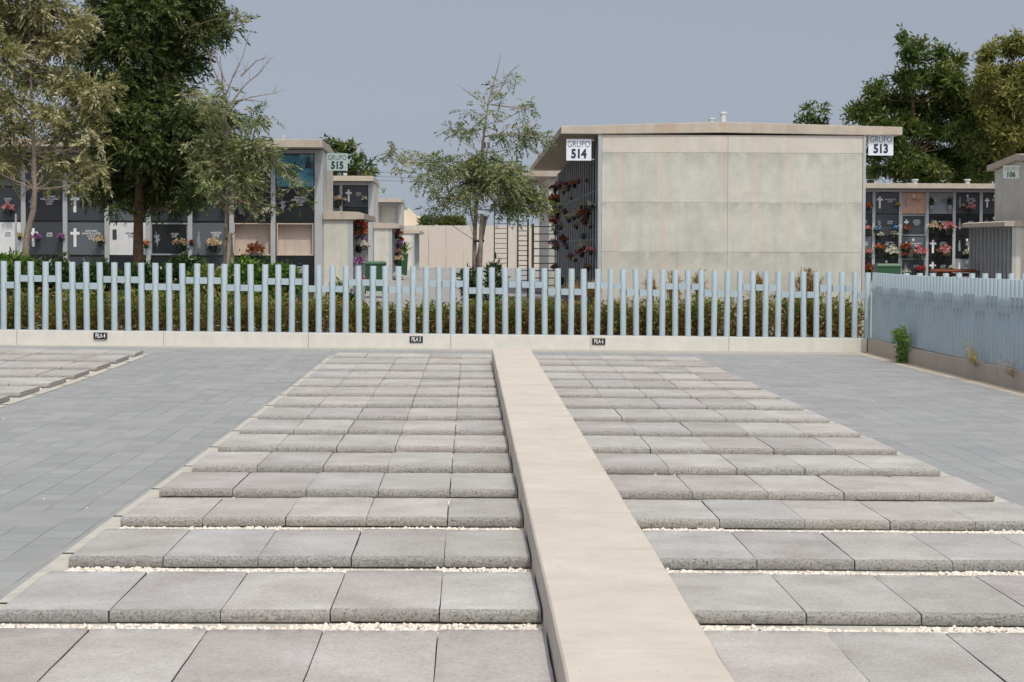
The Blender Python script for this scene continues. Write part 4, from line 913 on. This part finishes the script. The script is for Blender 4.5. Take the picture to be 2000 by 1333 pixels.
# ------------------------------------------------------------------ planting behind the fence
def hedge():
    V = []; V2 = []
    for i in range(2100):
        x = nr.uniform(-8.6, 6.35); y = nr.uniform(FY(x) + .26, FY(x) + (1.2 if x < 1.7 else .95) )
        px = 918 + x * F / y
        top = float(np.interp(px, [0, 300, 560, 640, 700, 900, 1000, 1170, 1300, 1500, 1600, 1700], [.78, .82, .74, .72, .60, .62, .66, .60, .66, .72, .74, .60])) * nr.uniform(.72, 1.12)
        k = 26; t = nr.uniform(.02, 1, k); b = np.stack([x + nr.normal(0, .035, k) + (t - .5) * nr.normal(0, .05), y + nr.normal(0, .035, k), t * top], 1)
        d = unit(np.stack([nr.normal(0, 1, k), nr.normal(0, 1, k), nr.uniform(.1, 1.2, k)], 1))
        dry = (nr.random(k) < np.interp(t, [0, .45, .8, 1], [.92, .75, .35, .25]) * (1.1 if px > 560 else .8))
        a = leaves(b, d, nr.uniform(.06, .12, k), nr.uniform(.022, .036, k))
        f4 = a[0].reshape(k, 4, 3)
        V.append(f4[~dry]); V2.append(f4[dry])
    for nm, vv, mm in (('green', V, L_hg), ('dry', V2, L_hb)):
        vv = np.concatenate(vv).reshape(-1, 3)
        if nm == 'green': g_ = vv
        else: d_ = vv
    v = np.concatenate([g_, d_]); f = np.arange(len(v)).reshape(-1, 4); mi = np.concatenate([np.zeros(len(g_) // 4), np.ones(len(d_) // 4)])
    o = npmesh('hedge_planting', v, f, [L_hg, L_hb], mi=mi); tag(o, 'mass of half dried hedge plants filling the bed behind the blue fence', 'hedge', kind='stuff')
hedge()
def shrub(px, py, rx, ry, Y, lm, label, group, n=900, base=None, ll=.09, lw=.035, up=.5):
    c = W(px, py, Y); k = Y / F; root = empty('shrub', (c.x, Y, 0)); R3 = np.array([rx * k, min(.45, rx * k * .7), ry * k])
    q = unit(nr.normal(size=(n, 3))) * nr.uniform(.1, 1, (n, 1)) ** .5; lump = 1 + .3 * np.sin(q[:, :1] * 8 + px) * np.cos(q[:, 2:] * 7)
    p = q * lump * R3 + np.array([0, 0, c.z]); kt = max(4, n // 14); tw = p[nr.integers(0, n, kt)]; j = nr.integers(0, kt, n); p = p * .25 + tw[j] * .75 + nr.normal(size=(n, 3)) * .025; p[:, 2] = np.maximum(p[:, 2], .05)
    v, f = leaves(p, q + nr.normal(size=(n, 3)) * .6 + np.array([0, 0, up]), nr.uniform(.7, 1.2, n) * ll, nr.uniform(.8, 1.2, n) * lw); npmesh('foliage', v, f, lm, root)
    s = MB()
    for t in tw[:40]: s.tube([(rnd.uniform(-.1, .1), 0, 0), tuple(np.array(t) * np.array([.6, .6, .6])), tuple(t)], [.012, .008, .003], 5)
    s.build('stems', M['bark_dark'], root); tag(root, label, 'shrub', group)
gs = 'green shrubs behind the fence'
shrub(20, 535, 65, 45, 36.3, L_bush, 'bright green shrub behind the first posts at the left edge', gs, 3200)
shrub(100, 545, 70, 45, 36.6, L_bushd, 'dark glossy shrub between the leaning trunk and the next pillar', gs, 3200)
shrub(190, 550, 70, 45, 36.6, L_bushd, 'dark glossy shrub below the white cross plaque', gs, 3200)
shrub(290, 550, 60, 42, 36.8, L_bushd, 'dark glossy shrub right of the thick dark trunk', gs, 2600)
shrub(365, 540, 50, 52, 36.5, L_bushd, 'deep green shrub under the metal framed plaque', gs, 2600)
shrub(405, 555, 50, 42, 36.2, L_hg, 'yellowing shrub left of the wooden stakes', gs, 2200)
shrub(480, 548, 50, 50, 36.4, L_bush, 'bright green shrub right of the wooden stakes', gs, 2800)
shrub(545, 555, 55, 50, 36.5, L_bush, 'bright green rounded shrub below the open niches', gs, 3200)
shrub(655, 580, 20, 40, 36.2, L_bush, 'small pale green shrub below the GRUPO 515 sign', gs, 500)
shrub(675, 590, 25, 25, 36.3, L_bushd, 'small dark shrub beside the low side block foot', gs, 500)
shrub(915, 560, 16, 45, 36.2, L_bushd, 'upright dark leafy plant left of the staked trunk', gs, 420, ll=.13, lw=.04)
shrub(965, 555, 24, 55, 36.4, L_bushd, 'upright dark leafy plant right of the staked trunk', gs, 520, ll=.13, lw=.04)
for i, (px, py, rx, ry) in enumerate([(1315, 560, 18, 32), (1365, 560, 12, 24), (1480, 562, 18, 26), (1570, 555, 24, 30), (1588, 560, 20, 34), (1270, 565, 12, 24), (1160, 572, 14, 22), (1120, 570, 16, 25)]):
    shrub(px, py, rx, ry, 35.9, L_hb, 'dry reddish brown sprouts above the hedge, %s from left' % (['third', 'fifth', 'sixth', 'seventh', 'eighth', 'fourth', 'second', 'first'][i] + ''), 'dry sprouts in front of the big block', 420, ll=.09, lw=.014, up=1.5)
def weed(px, py, h, wd, lm, label, n, Xw=6.33, hang=0):
    Yd = Xw * F / (px - 918); p = W(px, py, Yd); root = empty('weed', (Xw, Yd, p.z)); s = MB(); V = []; ns = 16 if n > 400 else 11; m_ = n // ns
    for k in range(ns):
        a = rnd.uniform(-1, 1); hh = h * rnd.uniform(.55, 1) * (1 - .45 * abs(a)); tip = Vector((-rnd.uniform(.0, .16), a * wd * 7, hh)); mid = tip * .5 + Vector((-.05, a * wd * 1.5, .04))
        P = [mid * (2 * t * (1 - t)) + tip * (t * t) for t in (0, .25, .5, .75, 1)]
        s.tube(P, [.0035, .003, .0022, .0016, .001], 4)
        t = nr.uniform(.12, 1, (m_, 1)); b = 2 * t * (1 - t) * np.array(mid) + t * t * np.array(tip) + nr.normal(size=(m_, 3)) * np.array([.02, .06, .02]) * (1 if lm is L_weed else .6)
        V.append(leaves(b, nr.normal(size=(m_, 3)) + np.array([-.4, 0, .2]), nr.uniform(.025, .05, m_) * (1 if lm is L_weed else .5), .018 if lm is L_weed else .010))
    if hang:
        m2 = 500; t = nr.uniform(0, 1, (m2, 1)); b = np.concatenate([-.04 + nr.normal(0, .025, (m2, 1)), .16 + nr.normal(0, .22, (m2, 1)) * (1 - .6 * t), .05 - t * .27], 1); V.append(leaves(b, nr.normal(size=(m2, 3)) + np.array([0, 0, -.4]), .045, .02))
    s.build('stems', M['stake'], root); v, f = joinv(V); npmesh('leaves', v, f, lm, root); tag(root, label, 'weed', 'weeds on the side wall')
weed(1775, 684, .42, .075, L_weed, 'green weed growing from the wall joint against the right side fence', 1500, hang=1)
weed(1912, 716, .36, .07, L_wy, 'dry yellow weed on top of the low side wall', 700)
weed(1985, 738, .38, .07, L_wy, 'sparse dry weed at the right frame edge', 160)

# ------------------------------------------------------------------ trees
gt = 'trees behind the fence'
tree('small_tree', 'small sparse tree with staked trunk in the middle of the photo', gt, 36.6,
     [(924, 640), (926, 540), (927, 470), (929, 410), (936, 350), (941, 300), (947, 245), (953, 205), (960, 175), (972, 135), (978, 106)],
     [(775, 305, 30, 16, .8), (800, 312, 26, 14, .9), (775, 330, 14, 8, .7), (845, 315, 30, 20), (875, 330, 34, 24, 1.1), (835, 350, 34, 18, .8), (860, 385, 34, 22, .8), (850, 410, 24, 14, .6), (910, 335, 42, 32, 1.4), (940, 360, 44, 34, 1.6), (985, 350, 44, 36, 1.9), (1020, 375, 40, 32, 1.8), (1000, 400, 40, 24, 1.5), (1050, 400, 28, 22, 1.2), (960, 320, 40, 22, 1.4), (1000, 335, 36, 20, 1.4), (905, 385, 36, 22, 1), (920, 410, 24, 14, .6),
      (880, 250, 22, 10, .9), (905, 260, 26, 14, .9), (930, 245, 24, 14, .9), (990, 262, 32, 20, .8), (1030, 262, 34, 18, 1), (1055, 270, 24, 16, .9), (1010, 285, 30, 16, .6), (910, 215, 20, 9, .8), (950, 225, 22, 12, .8), (1020, 215, 24, 12, .7), (990, 195, 20, 9, .6), (945, 190, 18, 9, .8), (1000, 150, 10, 12, .8), (1040, 205, 12, 8, .7), (965, 165, 14, 8, .5)],
     L_olive2, M['bark_pale'], .042, 'pins', 1650, .55, twigs=[[(953, 205), (975, 180), (998, 140), (1004, 135)], [(935, 195), (920, 185), (908, 176)], [(928, 480), (922, 420), (908, 380)], [(960, 205), (1000, 210), (1030, 215)], [(940, 300), (880, 330), (800, 318), (760, 310)], [(944, 268), (975, 262), (1060, 262)]])
tree('olive_tree', 'feathery olive green tree with pale leaning trunk at the left frame edge', gt, 36.8,
     [(44, 640), (46, 560), (49, 500), (54, 450), (66, 410), (69, 370), (66, 300), (63, 230), (60, 160), (57, 90), (56, 20), (60, -60)],
     [(-60, 60, 60, 50), (-40, 180, 60, 50), (-50, 300, 60, 40), (20, 30, 60, 40), (90, 20, 60, 35), (60, 75, 60, 40), (10, 110, 60, 40), (110, 90, 60, 40), (150, 50, 45, 35), (60, 150, 55, 30), (120, 160, 60, 30), (175, 175, 50, 26, .9), (225, 175, 28, 16, .8), (10, 200, 50, 32), (30, 250, 50, 30), (110, 225, 60, 28), (170, 215, 45, 22, .8), (130, 265, 60, 24, .9), (185, 270, 30, 18, .8), (20, 310, 50, 28), (110, 310, 55, 22, .9), (165, 320, 45, 22), (190, 345, 25, 18, .8), (10, 350, 40, 12, .8), (90, 345, 40, 14, .8), (150, 360, 36, 12, .7), (200, 195, 25, 14, .7), (-20, -30, 80, 40), (80, -40, 80, 40)],
     L_olive, M['bark_pale'], .075, 'pin', 1000, .6, twigs=[[(66, 300), (90, 260), (140, 240)], [(63, 230), (20, 190)], [(70, 380), (100, 350), (160, 360)]])
tree('dark_tree', 'large dense dark green tree with thick brown trunk behind the fence', gt, 38.6,
     [(268, 640), (269, 560), (270, 480), (271, 420), (273, 350), (276, 280), (280, 210), (285, 140), (290, 60), (295, -40)],
     [(250, -30, 120, 50), (350, -20, 110, 50), (230, 30, 90, 50), (300, 20, 80, 50), (375, 20, 60, 45), (395, 65, 60, 34), (440, 45, 34, 26, .9), (460, 25, 26, 18, .8), (470, 50, 18, 16, .6), (330, 75, 80, 45), (250, 95, 80, 50), (180, 90, 70, 50), (330, 130, 80, 40), (370, 110, 40, 30), (250, 160, 90, 50), (180, 170, 70, 50), (320, 180, 70, 40, .8), (270, 220, 90, 45), (200, 240, 70, 45), (340, 240, 70, 45), (400, 235, 50, 40), (430, 220, 50, 30, .9), (470, 235, 34, 22, .7), (290, 290, 90, 45), (220, 300, 70, 45), (360, 300, 80, 45), (420, 290, 50, 45), (180, 330, 50, 40), (280, 350, 90, 45), (340, 370, 80, 40), (215, 370, 60, 30, .9), (300, 385, 70, 24, .9), (375, 370, 40, 28, .9), (165, 370, 34, 22, .8), (240, 405, 34, 16, .7), (330, 400, 40, 14, .6), (405, 345, 36, 30)],
     L_dark, M['bark_dark'], .115, 'pin', 980, .9)
tree('staked_tree', 'thin grey green tree with bare top twigs, tied to wooden stakes left of centre', gt, 36.7,
     [(437, 640), (439, 540), (441, 470), (443, 400), (445, 330), (443, 260), (438, 200), (433, 150), (430, 110)],
     [(390, 185, 30, 14, .6), (415, 195, 26, 16, .7), (450, 170, 18, 12, .5), (400, 215, 34, 20, .8), (440, 220, 26, 18, .7), (490, 225, 34, 16, .7), (510, 240, 20, 14, .6), (400, 285, 44, 24), (440, 290, 44, 30), (480, 290, 44, 28), (520, 300, 34, 24, .9), (540, 320, 22, 20, .8), (400, 320, 40, 20, .9), (450, 340, 44, 26), (490, 350, 34, 28), (400, 360, 34, 16, .8), (430, 385, 30, 14, .8), (480, 385, 38, 18, .9), (510, 395, 24, 14, .8), (575, 365, 14, 12, .7), (585, 390, 9, 12, .8), (555, 350, 12, 10, .6), (460, 310, 40, 22, .9)],
     L_olive2, M['bark_pale'], .052, 'pin', 950, .5, twigs=[[(440, 190), (455, 150), (475, 110), (485, 70)], [(436, 180), (415, 130), (405, 95)], [(445, 210), (480, 165), (510, 140), (520, 125)], [(450, 205), (490, 190), (540, 182)], [(450, 200), (475, 195), (525, 200)], [(440, 160), (425, 120), (418, 105)], [(520, 300), (555, 330), (580, 380)], [(470, 150), (500, 120), (515, 115)]])
# stakes
def stakes(P, strap, label, tie=None):
    root = empty('tree_stake', W(*P[0][0], P[0][2]))
    b0 = Vector(root.location)
    for (a, b, y) in P:
        q = MB(); q.tube([W(*a, y) - b0, W(*b, y) - b0], .035, 10); q.build('stake', M['stake'], root, smooth=True)
    q = MB(); a, b, y = strap; q.tube([W(*a, y) - b0, W(*b, y) - b0], .02, 8); q.tube([W(*a, y - .05) - b0, W(*b, y - .05) - b0], .018, 8); q.build('strap', M['strap'], root)
    tag(root, label, 'tree stakes', 'wooden tree stakes')
stakes([((934, 640), (941, 418), 36.5), ((912, 640), (948, 422), 36.75)], ((925, 471), (946, 471), 36.55), 'pair of round wooden stakes strapped to the middle tree')
stakes([((436, 640), (449, 455), 36.55), ((462, 640), (449, 455), 36.75)], ((440, 466), (454, 466), 36.6), 'pair of weathered stakes strapped to the tree left of centre')
q = MB(); q.tube([Vector((0, 0, 0)), W(31, 378, 36.5) - W(31, 520, 36.5)], .018, 8); o = q.build('metal_pole', M['galv'], smooth=True, loc=W(31, 560, 36.5)); tag(o, 'thin galvanised pole left of the leaning trunk', 'pole')
q = MB(); q.tube([W(41, 528, 36.7), W(53, 528, 36.7)], .05, 10); q.tube([W(41, 535, 36.72), W(53, 535, 36.72)], .05, 10); o = q.build('red_tie', M['redtie']); tag(o, 'red tape tied round the leaning trunk at fence top height', 'tape')
# background trees
gbk = 'trees beyond the tomb blocks'
tree('background_tree', 'dark bushy tree with pointed top behind the distant right block', gbk, 78, [(1795, 560), (1795, 400), (1790, 300), (1782, 200), (1775, 120), (1768, 75)],
     [(1765, 75, 14, 24), (1775, 110, 26, 26), (1795, 100, 22, 26), (1830, 110, 26, 24, .9), (1870, 120, 18, 26, .8), (1775, 155, 40, 30), (1830, 150, 40, 34), (1870, 165, 30, 30), (1700, 180, 22, 20), (1725, 165, 12, 18, .9), (1720, 205, 40, 26), (1690, 215, 24, 20), (1660, 228, 18, 20, .8), (1760, 200, 44, 30), (1820, 205, 50, 34, .8), (1870, 220, 40, 34), (1700, 235, 40, 20), (1760, 245, 50, 30), (1830, 255, 50, 30, .8), (1880, 270, 40, 34), (1745, 290, 40, 30), (1800, 300, 50, 34), (1860, 310, 50, 34), (1710, 300, 22, 30), (1705, 335, 22, 14, .7), (1760, 335, 44, 26), (1820, 340, 50, 26), (1880, 345, 50, 24), (1920, 330, 40, 34), (1800, 230, 40, 40), (1850, 190, 40, 36), (1780, 320, 40, 30), (1900, 200, 30, 40), (1730, 260, 40, 30), (1890, 240, 36, 40)],
     L_mid, M['bark_dark'], .15, 'willow', 290, 1.2)
tree('background_tree', 'taller yellow green tree at the top right frame edge', gbk, 76, [(1965, 560), (1965, 400), (1962, 280), (1965, 180), (1970, 110)],
     [(1930, 110, 24, 26), (1965, 95, 30, 24), (1995, 90, 26, 26), (1925, 150, 30, 34), (1970, 145, 40, 36), (2010, 150, 30, 50), (1925, 200, 36, 36), (1975, 205, 44, 36), (2015, 230, 30, 50), (2045, 160, 40, 70), (1985, 250, 30, 30), (1950, 180, 40, 40), (1940, 235, 40, 34), (1975, 260, 44, 34), (1990, 180, 40, 40), (1950, 290, 40, 30)],
     L_yel, M['bark_dark'], .15, 'willow', 290, .8)
tree('background_tree', 'dark leafy tree under the yellow green one at the right edge', gbk, 80, [(1945, 560), (1945, 400), (1945, 300)],
     [(1915, 230, 36, 30), (1960, 240, 40, 30), (1910, 270, 40, 30), (1960, 280, 50, 30), (2000, 270, 40, 40), (1920, 310, 44, 30), (1975, 310, 40, 24), (2020, 290, 30, 40), (1940, 300, 50, 34), (1900, 345, 50, 26), (1890, 300, 40, 34)],
     L_mid, M['bark_dark'], .12, 'willow', 290, .8)
tree('background_tree', 'leafy tree top rising just above the big block roof', gbk, 78, [(1590, 560), (1588, 400), (1585, 250), (1583, 215)],
     [(1580, 215, 9, 16), (1578, 235, 14, 14), (1608, 225, 8, 16), (1600, 240, 20, 10), (1560, 238, 9, 8), (1590, 262, 34, 20)], L_mid, M['bark_dark'], .1, 'willow', 290, .4)
tree('background_tree', 'green tree showing between the GRUPO 515 sign and the second block', gbk, 78, [(675, 560), (675, 420), (672, 350), (668, 300)],
     [(642, 282, 9, 14), (660, 288, 16, 20), (680, 290, 12, 22), (700, 315, 16, 14, .8), (722, 325, 12, 12), (655, 320, 26, 24), (690, 335, 26, 16), (718, 340, 16, 10), (640, 330, 24, 26)], L_mid, M['bark_dark'], .1, 'willow', 290, .4)
# palm
p = W(1700, 380, 95); root = empty('palm_tree', (p.x, 95, .5)); q = MB(); zt = W(1700, 352, 95).z - .5; q.tube([(0, 0, 0), (0, 0, zt)], [.2, .16], 10); q.build('trunk', M['bark_dark'], root); V = []
for k in range(22):
    a = k * 2.4; dr = np.array([math.cos(a), math.sin(a), .9 + .5 * math.sin(k)]); m_ = 30; t = np.linspace(.1, 1, m_)[:, None]; b = np.array([0, 0, zt]) + unit(dr[None]) * t * 1.3 - np.array([0, 0, .5]) * t * t
    for s in (-1, 1): V.append(leaves(b, np.tile(dr * .6 + s * np.array([-math.sin(a), math.cos(a), 0]), (m_, 1)), .28, .03))
v, f = joinv(V); npmesh('crown', v, f, L_olive2, root); tag(root, 'palm crown seen just right of the big block wall', 'palm')
for i, (px, rx) in enumerate(((835, 22), (870, 24), (893, 16))):
    shrub(px, 436, rx, 13, 112, L_yel if i else L_olive2, ['dark tangled bush beyond the long wall, nearest the blocks', 'pale dry grass clump beyond the long wall, middle', 'pale dry grass clump beyond the long wall, by the tree trunk'][i], 'bushes beyond the long wall', 700, ll=.3, lw=.06, up=1.0)
